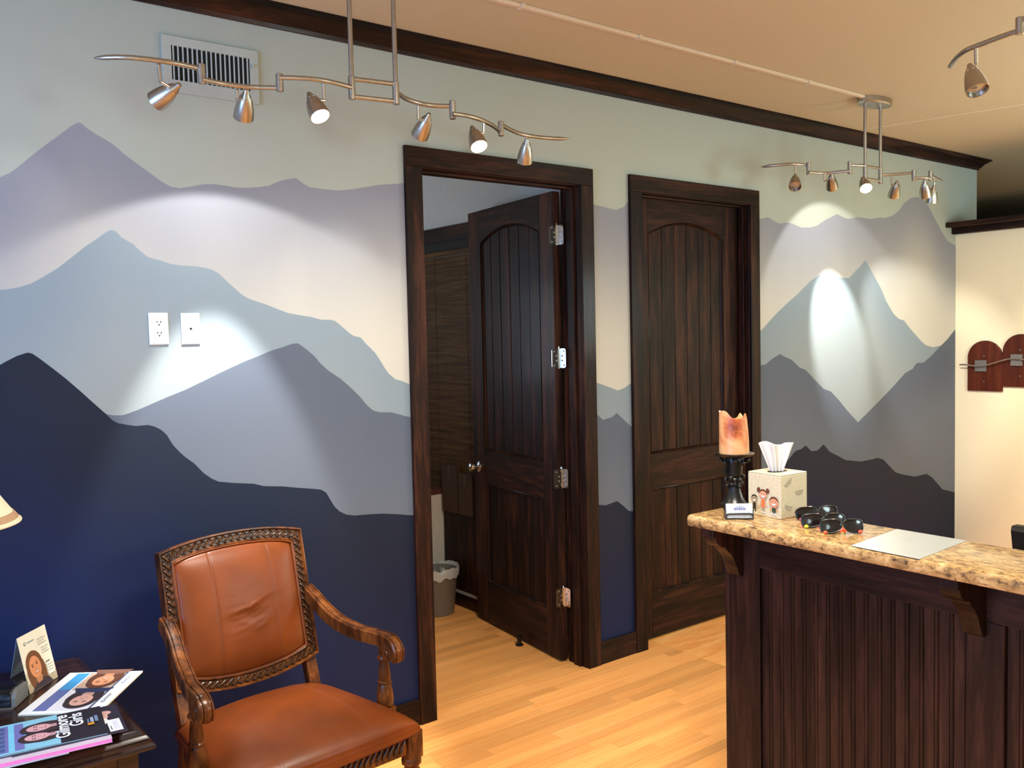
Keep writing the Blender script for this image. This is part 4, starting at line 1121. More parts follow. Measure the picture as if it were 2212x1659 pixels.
# candle stand
cp = at(1587, 1092, 2, ZT); cs = empty('candle_stand', (cp.x, cp.y, ZT))
MB().lathe([(.046,0),(.048,.006),(.040,.014),(.030,.030),(.021,.058),(.018,.070),(.024,.074),(.024,.080),(.019,.084),(.022,.092),(.024,.098),(.020,.104),(.026,.108),(.030,.150),(.033,.168),(.030,.174)], (0,0,0), (0,0,1), 28).build('stem', M['black_metal'], cs, smooth=40)
mb = MB(); mb.lathe([(.030,.172),(.062,.180),(.069,.186),(.070,.189),(.066,.190),(.0,.186)], (0,0,0), (0,0,1), 36)
mb.build('drip_plate', M['black_metal'], cs, smooth=40)
def ball(mb, p, r, k=.8): mb.lathe([(0,-r)]+[(r*math.sin(PI*i/7), -r*math.cos(PI*i/7)) for i in range(1,7)]+[(0,r)], p, (0,0,1), 10)
for z, rr, br, nn, nm in ((.162,.048,.0085,9,'hanging_beads'),(.100,.030,.0085,6,'collar_beads'),(.076,.026,.0075,6,'lower_beads')):
    mb = MB()
    for k in range(nn):
        a = 2*PI*k/nn+.3; ball(mb, (rr*math.cos(a), rr*math.sin(a), z+(.004 if k % 2 else -.004)), br)
        if z > .15: mb.tube([(rr*math.cos(a), rr*math.sin(a), z+.006), (rr*.98*math.cos(a), rr*.98*math.sin(a), .180)], .0014, 5)
    mb.build(nm, M['black_metal'], cs, smooth=60)
MB().lathe([(.0025,.110),(.0025,.168)], (.028,-.012,0), (0,0,1), 8).lathe([(.0025,.110),(.0025,.168)], (-.022,.02,0), (0,0,1), 8).build('twisted_bars', M['black_metal'], cs, smooth=60)
tag(cs, 'black iron candle stand with bead rings standing behind the card holder', 'candle stand')
def candle_mat():
    m, nt, b = new_mat('mottled_wax')
    tc = N(nt, 'ShaderNodeTexCoord'); n1 = N(nt, 'ShaderNodeTexNoise'); n1.inputs['Scale'].default_value = 9; n1.inputs['Detail'].default_value = 7; n1.inputs['Distortion'].default_value = .7
    nt.links.new(tc.outputs['Object'], n1.inputs['Vector'])
    r = N(nt, 'ShaderNodeValToRGB'); e = r.color_ramp.elements
    e[0].position = .36; e[0].color = lin(184,110,66); e[1].position = .58; e[1].color = lin(206,158,112); x = e.new(.46); x.color = lin(198,142,94)
    nt.links.new(n1.outputs['Fac'], r.inputs['Fac'])
    # a pressed flower stain low on the viewer's side
    sp = N(nt, 'ShaderNodeVectorMath', operation='DISTANCE'); sp.inputs[1].default_value = (-.038, -.034, .095)
    nt.links.new(tc.outputs['Object'], sp.inputs[0])
    n2 = N(nt, 'ShaderNodeTexNoise'); n2.inputs['Scale'].default_value = 90; n2.inputs['Detail'].default_value = 5
    nt.links.new(tc.outputs['Object'], n2.inputs['Vector'])
    ad = N(nt, 'ShaderNodeMath', operation='MULTIPLY_ADD'); ad.inputs[1].default_value = .05; nt.links.new(n2.outputs['Fac'], ad.inputs[0]); nt.links.new(sp.outputs['Value'], ad.inputs[2])
    r2 = N(nt, 'ShaderNodeValToRGB'); r2.color_ramp.elements[0].position = .030; r2.color_ramp.elements[1].position = .075
    r2.color_ramp.elements[0].color = (.34,.13,.07,1); r2.color_ramp.elements[1].color = (1,1,1,1); x2 = r2.color_ramp.elements.new(.05); x2.color = (.72,.42,.28,1)
    nt.links.new(ad.outputs[0], r2.inputs['Fac'])
    k = N(nt, 'ShaderNodeMix', data_type='RGBA', blend_type='MULTIPLY'); k.inputs[0].default_value = 1
    nt.links.new(r.outputs[0], k.inputs[6]); nt.links.new(r2.outputs[0], k.inputs[7]); nt.links.new(k.outputs[2], b.inputs['Base Color'])
    b.inputs['Roughness'].default_value = .42; b.inputs['Subsurface Weight'].default_value = .25; b.inputs['Subsurface Radius'].default_value = (.02,.01,.005)
    return m
WAX = candle_mat()
cn = empty('pillar_candle', (cp.x, cp.y, ZT+.1895))
# the rim is burnt into two horns with a dip between; direction a=0 is across the view to the right
vr = Vector((RIGHT.x, RIGHT.y, 0)).normalized(); vf = Vector((FWD.x, FWD.y, 0)).normalized()
def rimh(a):
    x = math.cos(a); back = math.sin(a)
    return .122+.030*math.exp(-((x+.85)/.36)**2)+.020*math.exp(-((x-.66)/.17)**2)-.004*back
mb = MB(); n = 64; vs = []
for q in range(14):
    for j in range(n):
        a = 2*PI*j/n; f = q/13; z = rimh(a)*f; rr = .0525-.001*f
        if math.cos(a) > .3: rr -= .007*f*f*(math.cos(a)-.3)/.7
        p = vr*(rr*math.cos(a))+vf*(rr*math.sin(a)); vs.append((p.x, p.y, z))
for q, (k, dz) in enumerate(((.90,-.004),(.80,-.030),(.60,-.045),(.25,-.048))):
    for j in range(n):
        a = 2*PI*j/n; p = vr*(.048*k*math.cos(a))+vf*(.048*k*math.sin(a)); z = rimh(a)+dz if q < 1 else (rimh(a)+dz)*(.4)+.095*.6-.02*(q > 1)
        vs.append((p.x, p.y, z))
fs = [(i*n+j, i*n+(j+1)%n, (i+1)*n+(j+1)%n, (i+1)*n+j) for i in range(17) for j in range(n)]+[tuple(range(n-1,-1,-1)), tuple(17*n+j for j in range(n))]
mb.add(vs, fs).build('wax_body', WAX, cn, smooth=60)
MB().tube([(0,0,.045),(.001,0,.085),(.003,.001,.096)], .0012, 6).build('wick', M['dark_hole'], cn)
tag(cn, 'thick mottled orange pillar candle with burnt uneven rim on the iron stand', 'candle')

# tissue box cover
F0 = at(1687, 1122.5, 2, ZT); ta = math.radians(-3.0); tb = empty('tissue_box', F0, ta)
BW, BH = .136, .146
BOXM = plain('speckled_cream_ceramic', (188,176,150), .4, var=.10, scale=120)
bx = MB(); lp = [(0,0),(BW,0),(BW,BW),(0,BW)]
hole = [(BW/2+.042*math.cos(2*PI*k/20), BW/2+.026*math.sin(2*PI*k/20)) for k in range(20)]
bx.box((0,0,0), (BW,BW,BH-.004)).box((0,0,BH-.004), (BW,BW,BH))
bx.build('box_cover', BOXM, tb, bevel=.0025)
MB().prism(hole, (0,0,BH), Xv, Yv, Zv, -.001, .0004).build('opening', M['dark_hole'], tb)
pr_ = Print((0, BW, 0), (0,-1,0), (0,0,1), (-1,0,0))     # left face: s runs from the far corner to the near one
def kid(s, z0, head_z, hr, skin, hairc, shirt, pants, girl=False, wide=1.0):
    p = pr_
    sk = tuple(skin)
    tz0, tz1 = z0+(head_z-hr-z0)*.38, head_z-hr*.75
    for sx in (-1, 1):
        p.rect(s+sx*.0042*wide-.0022, z0+.002, s+sx*.0042*wide+.0022, tz0+.002, pants); p.ell(s+sx*.0055*wide, z0+.0015, .0042, .0018, (236,236,232))
        p.poly([(s+sx*.004, tz1-.001), (s+sx*.0125*wide, tz0+.003), (s+sx*.0150*wide, tz0+.0048), (s+sx*.006, tz1+.0005)], sk); p.ell(s+sx*.0145*wide, tz0+.0035, .0021, .0021, sk)
    p.poly([(s-.0068*wide, tz0), (s+.0068*wide, tz0), (s+.0052*wide, tz1+.001), (s-.0052*wide, tz1+.001)], shirt)
    if girl:
        for sx in (-1, 1): p.ell(s+sx*hr*1.25, head_z+hr*.95, hr*.42, hr*.55, hairc, sx*.4)
    p.ell(s, head_z+hr*.25, hr*1.04, hr*.92, hairc); p.ell(s, head_z-hr*.12, hr*.98, hr*.88, sk)
    for sx in (-1, 1): p.ell(s+sx*hr*.98, head_z-hr*.15, hr*.18, hr*.24, sk); p.ell(s+sx*hr*.36, head_z+hr*.2, hr*.11, hr*.08, (30,22,20))
    p.ell(s, head_z-hr*.22, hr*.6, hr*.48, (90,40,34), 0, 180, 360); p.ell(s, head_z-hr*.24, hr*.52, hr*.36, (244,242,236), 0, 180, 360)
kid(.027, .008, .055, .0125, (150,126,96), (28,22,18), (30,28,28), (34,32,32))
kid(.065, .013, .074, .0155, (206,140,110), (92,48,32), (222,104,58), (160,140,116), True)
kid(.110, .014, .053, .0170, (206,134,104), (92,48,32), (46,58,40), (46,58,40), False, 1.1)
pr_.build('children_print', tb)
lnm = ink((120,106,88))
mb = MB()
def grin(cx, cz, rot, k):
    def q(x, z): return (BW*0+cx+k*(x*math.cos(rot)-z*math.sin(rot)), -.0004, cz+k*(x*math.sin(rot)+z*math.cos(rot)))
    arc = [q(math.cos(math.radians(a)), .75*math.sin(math.radians(a))) for a in range(180, 361, 12)]
    mb.tube(arc+[q(-1, 0)], .0004, 4); 
    for z in (-.25, -.48): w_ = math.sqrt(max(0, 1-(z/.75)**2)); mb.tube([q(-w_, z), q(w_, z)], .0003, 4)
    for x in (-.5, 0, .5): mb.tube([q(x, 0), q(x, -.75*math.sqrt(1-x*x)*.95)], .0003, 4)
grin(.034, .122, .60, .020); grin(.094, .086, .05, .020); grin(.040, .040, -.35, .020)
mb.build('smile_outlines', lnm, tb)
tag(tb, 'square cream tissue box printed with three smiling cartoon children', 'tissue box')
# tissue standing out of the slot
tcen = Vector((BW/2, BW/2, BH)); tm = plain('soft_tissue', (200,194,188), .8, var=.01)
def tis(s, t):
    a = (s-.5); w_ = .020+.036*t**1.1
    x = 2*a*w_; fold = .012*math.sin(s*11+.6)*(.25+.75*t)+.006*math.sin(s*23+2*t)
    topz = .104-.012*abs(2*a)**1.5+.010*math.sin(s*7+.8)
    z = -.004+topz*t
    d = Vector((x, 0, 0)); 
    v_ = vr*x+vf*fold
    ca, sa = math.cos(-ta), math.sin(-ta)
    return Vector((tcen.x+v_.x*ca-v_.y*sa-.006, tcen.y+v_.x*sa+v_.y*ca, BH+z))
ts = MB().grid(tis, 40, 18).build('tissue', tm, None, smooth=80)
ts.location = F0; ts.rotation_euler = (0,0,ta)
sd_ = ts.modifiers.new('thickness', 'SOLIDIFY'); sd_.thickness = .0008
tag(ts, 'white tissue sticking up out of the printed tissue box', 'tissue')

# card holder with business cards
ca_ = at(1567, 1122, 2, ZT); cb_ = at(1628, 1121.5, 2, ZT); cu_ = (cb_-ca_).normalized(); cn_ = Vector((cu_.y, -cu_.x, 0)); cw = (cb_-ca_).length
if cn_.dot(-vf) < 0: cn_ = -cn_
ch = empty('card_holder', ca_); tilt = (Zv-cn_*.22).normalized(); un_ = cu_.cross(tilt)
if un_.dot(cn_) < 0: un_ = -un_
mb = MB()
mb.fbox((0,0,0), cu_, tilt, un_, (0,0,-.034), (cw,.003,.004))             # foot
mb.fbox((0,0,0), cu_, tilt, un_, (0,0,-.034), (.0025,.044,.004)); mb.fbox((0,0,0), cu_, tilt, un_, (cw-.0025,0,-.034), (cw,.030,.004))
mb.build('holder_frame', M['black_plastic'], ch, bevel=.0006)
arch = [(.002,.002),(.002,.010)]+[(.002+.011*(1-math.cos(PI/2*k/5)), .010+.008*math.sin(PI/2*k/5)) for k in range(1,6)]
arch = arch+[(cw-x, y) for x, y in reversed(arch)]
MB().tube([cu_*x+tilt*y+un_*.004 for x, y in arch]+[cu_*.002+tilt*.002+un_*.004], .0028, 8).build('wire_rim', M['black_plastic'], ch, smooth=50)
mb = MB()
for k in range(26):
    x = .005+(cw-.010)*k/25; top = .017-.006*max(0, (abs(x-cw/2)-(cw/2-.014))/.014)
    mb.tube([cu_*x+tilt*.002+un_*.004, cu_*x+tilt*top+un_*.004], .0004, 4)
for k in range(5): mb.tube([cu_*.004+tilt*(.004+.0032*k)+un_*.004, cu_*(cw-.004)+tilt*(.004+.0032*k)+un_*.004], .0004, 4)
o = mb.build('wire_mesh', M['grey_metal'], ch); o['kind'] = 'stuff'
tag(ch, 'small black wire mesh card holder at the front counter corner', 'card holder')
bc = empty('business_card', ca_)
MB().fbox((0,0,0), cu_, tilt, un_, (.004,.004,-.006), (cw-.003,.0515,.0005)).build('card_stack', M['paper'], bc)
p = Print(un_*.0006, cu_, tilt, un_); gx = cw*.53
for i, (dx, h_) in enumerate(((-.0135,.007),(-.0095,.010),(-.005,.012),(-.0005,.0145),(.004,.012),(.0085,.0105),(.0125,.0075))):
    w_ = .0032*1.25; dx *= 1.3; h_ *= 1.3
    p.poly([(gx+dx-w_,.0320),(gx+dx+w_,.0320),(gx+dx+w_*.55,.0320+h_*.35),(gx+dx+w_*.7,.0320+h_*.35),(gx+dx,.0320+h_),(gx+dx-w_*.7,.0320+h_*.35),(gx+dx-w_*.55,.0320+h_*.35)], (112,120,150))
p.poly([(gx-.022,.0325),(gx-.016,.0292),(gx-.008,.0312),(gx,.0292),(gx+.008,.0312),(gx+.016,.0292),(gx+.021,.0325),(gx+.016,.0335),(gx-.016,.0335)], (112,120,150))
p.build('tree_logo', bc)
tag(bc, 'stack of white cards with grey blue tree logo in wire holder', 'business cards')

# sunglasses
LENS = plain('dark_lens', (24,18,16), .12, var=.1)
def glasses(pl, pr2, z, tint, label, tiltb=.22, k=1.0):
    a, b = at(pl[0], pl[1], 2, ZT+z), at(pr2[0], pr2[1], 2, ZT+z)
    c = (a+b)/2; ux = (b-a); half = ux.length/2; ux.normalize(); nn = Vector((ux.y, -ux.x, 0))
    if nn.dot(vf) > 0: nn = -nn
    nrm = (nn+Zv*tiltb).normalized(); uy = nrm.cross(ux); uy = uy if uy.z > 0 else -uy
    g = empty('sunglasses', (c.x, c.y, ZT))
    col = plain('tinted_plastic_%d%d%d' % tint, tint, .35, var=.04)
    zc = .0215*uy.z+.003
    wl_, hl_ = half*.46*k, .0195
    C0 = Vector((0,0,zc))
    for sx in (-1, 1):
        def shape(q, kx=1.0):
            cx, sy = math.cos(q), math.sin(q)
            ex = abs(cx)**.6*(1 if cx > 0 else -1); ey = abs(sy)**.62*(1 if sy > 0 else -1)
            xx = ex*wl_*kx; yy = ey*hl_*kx*(1 if ey > 0 else (1-.22*(-sx*ex))*(1-.12*abs(ex)))
            return xx, yy
        ctr_ = ux*(sx*half*.52)
        def P_(x, y, h): return C0+ctr_+ux*x+uy*y+nrm*(h-.010*((x+sx*half*.52)/half)**2)
        lens = MB(); n_ = 32
        vs = [P_(0,0,.0018)]
        for rr in (.35,.7,1.0):
            for j in range(n_):
                x, y = shape(2*PI*j/n_, rr); vs.append(P_(x, y,   .0018*(1-rr*rr)))
        fs = [(0, 1+j, 1+(j+1)%n_) for j in range(n_)]+[(1+r_*n_+j, 1+r_*n_+(j+1)%n_, 1+(r_+1)*n_+(j+1)%n_, 1+(r_+1)*n_+j) for r_ in range(2) for j in range(n_)]
        lens.add(vs, fs).build('lens', LENS, g, smooth=80)
        MB().tube([P_(*shape(2*PI*j/n_, 1.02), .0006) for j in range(n_)], .0027, 7, closed=True).build('lens_rim', M['black_plastic'], g, smooth=60)
        # folded temple behind the lenses with its coloured tip
        y0 = .010*uy.z
        hinge = C0+ux*(sx*half)+uy*.006-nrm*.014
        tip = C0-ux*(sx*half*.86)-uy*.0165-nrm*(.010+.004*(sx > 0))
        MB().tube([hinge, hinge*.5+tip*.5-nrm*.002, tip*.85+hinge*.15, tip], [.0024,.0024,.0024,.002], 7).build('temple', M['black_plastic'], g, smooth=60)
        d = (tip-hinge).normalized()
        t2 = C0+ux*(sx*half*.82)-uy*.0195-nrm*.002
        t2.z = max(t2.z, .0062)
        MB().tube([t2-d*.006*0-ux*sx*.006, t2, t2+ux*sx*.006], [.003,.0062,.003], 8).build('temple_tip', col, g, smooth=60)
    br = [C0-ux*(half*.12)+uy*.003, C0+uy*.006+nrm*.002, C0+ux*(half*.12)+uy*.003]
    MB().tube(br, .0026, 8).build('bridge', M['black_plastic'], g, smooth=60)
    npz = C0-uy*.012-nrm*.001
    MB().tube([npz-ux*half*.16-uy*.004, npz+uy*.003, npz+ux*half*.16-uy*.004], [.004,.0085,.004], 8).build('nose_piece', col, g, smooth=60)
    tag(g, label, 'sunglasses', 'dark glasses on the counter')
glasses((1722,1125), (1812,1119), .002, (214,70,96), 'dark sunglasses with pink tips closest to the tissue box')
glasses((1733,1140), (1827,1138), .002, (216,206,44), 'middle pair of dark sunglasses with yellow tips')
glasses((1774,1153), (1866,1151), .002, (226,74,46), 'front pair of dark sunglasses with orange red nose piece and tips')

# paper sheet
pts = [at(px, py, 2, ZT+.0006) for px, py in ((1838,1179),(1986,1208),(2088,1168),(1938,1143))]
c = sum(pts, Vector())/4
sh_ = MB().add([(q.x-c.x, q.y-c.y, 0) for q in pts]+[(q.x-c.x, q.y-c.y, .0009) for q in pts], [(3,2,1,0),(4,5,6,7),(0,1,5,4),(1,2,6,5),(2,3,7,6),(3,0,4,7)]).build('paper_sheet', plain('laminated_paper', (158,159,156), .3, var=.05, scale=14, coat=.3))
sh_.location = (c.x, c.y, ZT+.0003)
tag(sh_, 'white laminated paper sheet lying flat on the granite counter', 'paper')

# ------------------------------------------------------------------ black office chair behind the counter
oc = empty('office_chair', (1.78, -2.06, 0))
BL = plain('black_leatherette', (20,20,22), .38, var=.15, bump=.1)
def backcurve(mb, y0, y1, z0, z1, x0, x1, tp=.0):
    pr = [(x0+.010,z0),(x1-.010,z0),(x1,z0+.012),(x1-.004,z1-.018),(x1-.016,z1),(x0+.016,z1),(x0+.004,z1-.018),(x0,z0+.012)]
    vs = [(x, y0+(z1-z)*tp, z) for x, z in pr]+[(x, y1, z) for x, z in pr]; k = len(pr)
    mb.add(vs, [(j,(j+1)%k,k+(j+1)%k,k+j) for j in range(k)]+[tuple(range(k-1,-1,-1)), tuple(range(k,2*k))])
ytop = -1.797
for nm, ya, yb2, tp in (('headrest_pad', ytop+2.06, ytop+2.06-.062, -.10), ('headrest_pad', ytop+2.06-.068, ytop+2.06-.40, 0), ('headrest_pad', ytop+2.06-.406, ytop+2.06-.468, 0)):
    mb = MB(); backcurve(mb, ya, yb2, .52, .925, -.16, -.085, tp); mb.build(nm, BL, oc, bevel=.004)
MB().box((-.12,-.215,.50), (-.09,.27,.90)).build('back_shell', M['black_plastic'], oc, bevel=.004)
mb = MB(); mb.box((-.13,-.24,.43), (.36,.24,.51)); mb.build('seat', BL, oc, bevel=.03)
MB().box((-.11,-.03,.36), (-.085,.03,.60)).box((-.11,-.03,.36), (.12,.03,.385)).build('back_bracket', M['black_plastic'], oc, bevel=.003)
MB().lathe([(.028,.10),(.028,.40)], (.10,0,0), (0,0,1), 16).build('gas_post', M['black_plastic'], oc, smooth=40)
for k in range(5):
    a = 2*PI*k/5+.3; d = Vector((math.cos(a), math.sin(a), 0)); e_ = Vector((.10,0,.12))
    MB().tube([e_, e_+d*.26+Vector((0,0,-.04))], [.022,.014], 8).build('star_leg', M['black_plastic'], oc, smooth=50)
    q = e_+d*.26; MB().lathe([(.02,-.011),(.026,-.008),(.026,.008),(.02,.011)], (q.x, q.y, .026), (-d.y, d.x, 0), 16).lathe([(.006,.035),(.006,.085)], (q.x, q.y, 0), (0,0,1), 8).build('caster', M['black_plastic'], oc, smooth=40)
tag(oc, 'black padded office chair whose back shows over the counter', 'chair')

# ------------------------------------------------------------------ wooden rack on the cream partition
XF = PX
rk = empty('wall_rack', (XF, -.48, 1.42))
def rp(y, z): return (-(y+.48), z-1.42)
bd_ = None
for i, (ya, yb2, z0, zs, zt_) in enumerate(((-.103,-.356,1.219,1.468,1.597), (-.3565,-.612,1.256,1.512,1.642), (-.6125,-.868,1.262,1.512,1.642), (-.8685,-1.12,1.219,1.468,1.597))):
    n_ = 20; cyy, hw = (ya+yb2)/2, (ya-yb2)/2
    poly = [rp(ya, z0), rp(yb2, z0)]+[rp(cyy-hw*math.cos(PI*k/n_), zs+(zt_-zs)*math.sin(PI*k/n_)) for k in range(n_+1)]
    b_ = MB().prism(poly, (0,0,0), (0,-1,0), (0,0,1), (-1,0,0), .001, .019).build('arched_board', M['art_wood'], rk, bevel=.002)
    cyq = cyy+.025 if i < 2 else cyy-.025; czq = 1.408+(.045 if i in (1, 2) else 0)
    MB().prism([rp(cyq-.041, czq-.042), rp(cyq+.041, czq-.042), rp(cyq+.041, czq+.042), rp(cyq-.041, czq+.042)][::-1], (0,0,0), (0,-1,0), (0,0,1), (-1,0,0), .019, .034).build('steel_square', M['grey_metal'], rk, bevel=.0015)
    mb = MB()
    for z in (czq+.073, czq-.118): q = rp(cyy+.005, z); mb.lathe([(.006,0),(.005,.002),(0,.003)], (-.019, -q[0], q[1]), (-1,0,0), 10)
    mb.build('board_screws', M['chrome'], b_, smooth=50)
wv = smooth_path([(-.052, y+.48, z-1.42) for y, z in ((-.060,1.417),(-.110,1.416),(-.165,1.408),(-.235,1.410),(-.300,1.428),(-.365,1.449),(-.43,1.463),(-.49,1.462),(-.55,1.45),(-.62,1.437),(-.69,1.448),(-.76,1.462),(-.83,1.455),(-.92,1.43),(-1.0,1.41),(-1.08,1.413),(-1.16,1.418))], 4)
MB().tube(wv, .0055, 10).build('wavy_rod', M['nickel'], rk, smooth=60)
mb = MB()
for y, z in ((-.205,1.408),(-.455,1.464),(-.76,1.462),(-1.01,1.41)): mb.tube([(-.03, y+.48, z-1.42), (-.053, y+.48, z-1.42)], .005, 8)
mb.build('rod_posts', M['nickel'], rk, smooth=60)
tag(rk, 'reddish brown scalloped wooden rack with steel squares and wavy rod on partition', 'wall rack')

# ------------------------------------------------------------------ things on the side table
# tent card
a = at(65, 1500, 2, TZ+.0015); b = at(125, 1462, 2, TZ+.0015); c_ = at(23, 1465, 2, TZ+.0015); u_ = (b-a).normalized(); wd = (b-a).length
rd = (a+c_)/2+Vector((-.004,-.006,.152)); tcd = empty('tent_card', a)
K_ = lambda p: p-a
up_ = (rd-a); hh = up_.length; up_.normalize(); fn = u_.cross(up_)
if fn.dot(vf) > 0: fn = -fn
crd = plain('cream_card', (230,220,200), .55, var=.02); crb = plain('card_reverse', (196,204,220), .6, var=.02)
MB().fbox((0,0,0), u_, up_, fn, (0,0,-.0006), (wd,hh,0)).build('front_leaf', crd, tcd)
dn = (c_-rd); hh2 = dn.length; dn.normalize(); bn = u_.cross(dn)
MB().fbox(K_(rd), u_, dn, bn, (0,.001,-.0004), (wd,hh2,.0004)).build('rear_leaf', crb, tcd)
p = Print((0,0,0), u_, up_, fn); W_ = wd; p.clip = (0, .0005, wd, hh)
p.rect(0, 0, W_, hh*.16, (176,160,132)); p.rect(0, hh*.16, W_, hh*.34, (206,194,170))
face(p, W_*.36, hh*.40, .040, (214,140,96), (116,72,44), .18, (66,52,60))
for k in range(3): p.rect(W_*.60, hh*(.80-.045*k), W_*(.90-.05*(k % 2)), hh*(.815-.045*k), (170,166,160))
for k in range(3): p.rect(W_*.68, hh*(.63-.045*k), W_*(.93-.04*(k % 2)), hh*(.645-.045*k), (176,170,162))
p.ell(W_*.20, hh*.84, .0055, .0055, (130,136,142)); p.ell(W_*.20, hh*.84, .003, .003, (226,222,214)); p.rect(W_*.28, hh*.83, W_*.52, hh*.85, (150,154,158))
p.rect(W_*.72, hh*.13, W_*.95, hh*.34, (232,226,212)); p.rect(W_*.72, hh*.355, W_*.86, hh*.375, (120,110,100))
for k in range(3): p.rect(W_*.75, hh*(.29-.05*k), W_*.92, hh*(.305-.05*k), (150,140,128))
p.build('card_print', tcd)
tag(tcd, 'folded cream tent card with a smiling portrait at the back of the table', 'tent card')
# dark electronic box
da = at(33, 1531, 2, TZ+.001); dbk = at(66, 1499, 2, TZ+.001); dv = (dbk-da); dl = dv.length
db = empty('small_device', da, math.atan2(dv.y, dv.x)-PI/2)
pr = [(0,.004),(.004,0),(dl-.012,0),(dl-.012,.050),(.034,.056),(.018,.053),(.006,.044),(.0,.030)]
MB().prism(pr, (-.17,0,0), (0,1,0), (0,0,1), (1,0,0), 0, .158).build('black_housing', M['black_plastic'], db, smooth=50, bevel=.002)
pr = [(.003,.003),(.006,.001),(dl-.014,.001),(dl-.014,.046),(.034,.051),(.020,.049),(.009,.041),(.003,.029)]
MB().prism(pr, (-.013,0,0), (0,1,0), (0,0,1), (1,0,0), 0, .013).build('grey_end_panel', plain('grey_plastic', (112,112,110), .5), db, bevel=.0015)
MB().prism([(-.006,-.0004),(dl-.010,-.0004),(dl-.010,.004),(-.006,.004)], (-.172,0,0), (0,1,0), (0,0,1), (1,0,0), 0, .168).build('base_plate', plain('grey_plastic_base', (96,92,86), .5), db)
tag(db, 'black plastic tabletop device with grey end panel at the left picture edge', 'device')
# brochure
q = [at(px, py, 2, TZ+.012) for px, py in ((38,1538),(205,1533),(300,1452),(155,1451))]
o_ = q[0]; ux_ = (q[1]-q[0]).normalized(); L_ = .232; uy_ = (q[3]-q[0]).normalized(); uy_ = (uy_-ux_*uy_.dot(ux_)).normalized(); Hh = .318
br_ = empty('brochure', (o_.x, o_.y, TZ))
MB().fbox((0,0,0), ux_, uy_, Zv, (0,0,.0004), (L_,Hh,.0016)).fbox((0,0,0), ux_, uy_, Zv, (.002,.001,.0018), (L_-.002,Hh-.002,.0038)).build('inner_pages', plain('brochure_pages', (232,222,190), .6), br_)
MB().fbox((0,0,0), ux_, uy_, Zv, (0,0,.0040), (L_,Hh,.0046)).build('cover', M['paper'], br_)
# reading direction runs across the table: picture columns lie along uy
p = Print(Zv*.0046, uy_, -ux_, Zv)            # s along uy, t from 0 down to -L
def R_(s0, t0, s1, t1, c): p.poly([(s0*Hh, -t0*L_), (s1*Hh, -t0*L_), (s1*Hh, -t1*L_), (s0*Hh, -t1*L_)], c)
R_(.06,.13,.97,.30,(96,110,168)); R_(.55,.13,.97,.30,(70,150,206))
R_(.06,.32,.50,.80,(226,222,226)); R_(.53,.32,.97,.80,(186,158,140)); R_(.06,.80,.97,.83,(84,92,120))
face(p, .27*Hh, -.60*L_, .046, (214,164,146), (58,44,44), PI*.5, (50,54,82)); face(p, .74*Hh, -.60*L_, .046, (204,140,104), (92,56,40), PI*.5, (120,84,70))
for s in (.24, .70): p.ell(s*Hh, -.90*L_, .006, .006, (150,156,164)); p.ell(s*Hh, -.90*L_, .0032, .0032, (236,236,236)); R_(s+.03, .885, s+.17, .915, (168,172,180))
p.build('cover_print', br_)
tag(br_, 'white glossy brochure with two portraits and blue stripe on the side table', 'brochure')
# magazine pile: bottom to top
def magazine(z, o, deg, Wm, Hm, th, page, cover, label, printer=None, spine=None):
    m_ = empty('magazine', (o[0], o[1], z)); ux = Vector((math.cos(deg), math.sin(deg), 0)); uy = Vector((-ux.y, ux.x, 0))
    # o is the near right corner; the magazine runs back along -ux and +uy
    MB().fbox((0,0,0), ux, uy, Zv, (-Hm,0.0006,.0004), (-.0006,Wm,th-.0006)).build('pages', plain('mag_pages_%d' % len(bpy.data.materials), page, .6, var=.05), m_)
    MB().fbox((0,0,0), ux, uy, Zv, (-Hm,0,th-.0006), (0,Wm,th)).fbox((0,0,0), ux, uy, Zv, (-Hm,0,0), (0,Wm,.0006)).build('cover', plain('mag_cover_%d' % len(bpy.data.materials), cover, .25, var=.04), m_)
    if printer: printer(m_, ux, uy, th, Wm, Hm)
    tag(m_, label, 'magazine', 'magazines piled on the side table'); return m_
dg0 = math.radians(-8)
def P0(px, py, z): q = at(px, py, 2, z); return (q.x, q.y)
def ew_print(m_, ux, uy, th, Wm, Hm):
    # portrait page: its top points along -ux, reading runs along +uy
    p = Print(Zv*th, uy, -ux, Zv)
    R2 = lambda s0, t0, s1, t1, c: p.poly([(s0*Wm, t0*Hm), (s1*Wm, t0*Hm), (s1*Wm, t1*Hm), (s0*Wm, t1*Hm)], c)
    R2(0,0,1,1,(132,186,206)); R2(.0,.0,1,.40,(38,32,38)); R2(.06,.70,.94,.95,(112,110,168)); R2(.06,.78,.94,.83,(120,190,214))
    for k in range(6): R2(.10+.14*k,.86,.20+.14*k,.92,(70,90,130))
    for s, t in ((.36,.60),(.64,.58)):
        face(p, s*Wm, t*Hm, .034, (208,156,160), (58,42,44), 0, (44,34,40))
    R2(.36,.09,.44,.15,(190,130,44)); R2(.45,.05,.66,.08,(110,130,160)); R2(.45,.09,.62,.12,(150,160,180)); R2(.45,.13,.58,.15,(90,104,130))
    p.build('cover_print', m_)
    mt = frame4(uy*(.13*Wm)-ux*(.315*Hm)+Zv*(th+.0026), uy, -ux, Zv)
    text_mesh('Gilmore', .047, 'cover_title', ink((238,240,246)), m_, mt, 1.0)
    mt = frame4(uy*(.44*Wm)-ux*(.185*Hm)+Zv*(th+.0026), uy, -ux, Zv)
    text_mesh('Girls', .047, 'cover_title', ink((238,240,246)), m_, mt, 1.0)
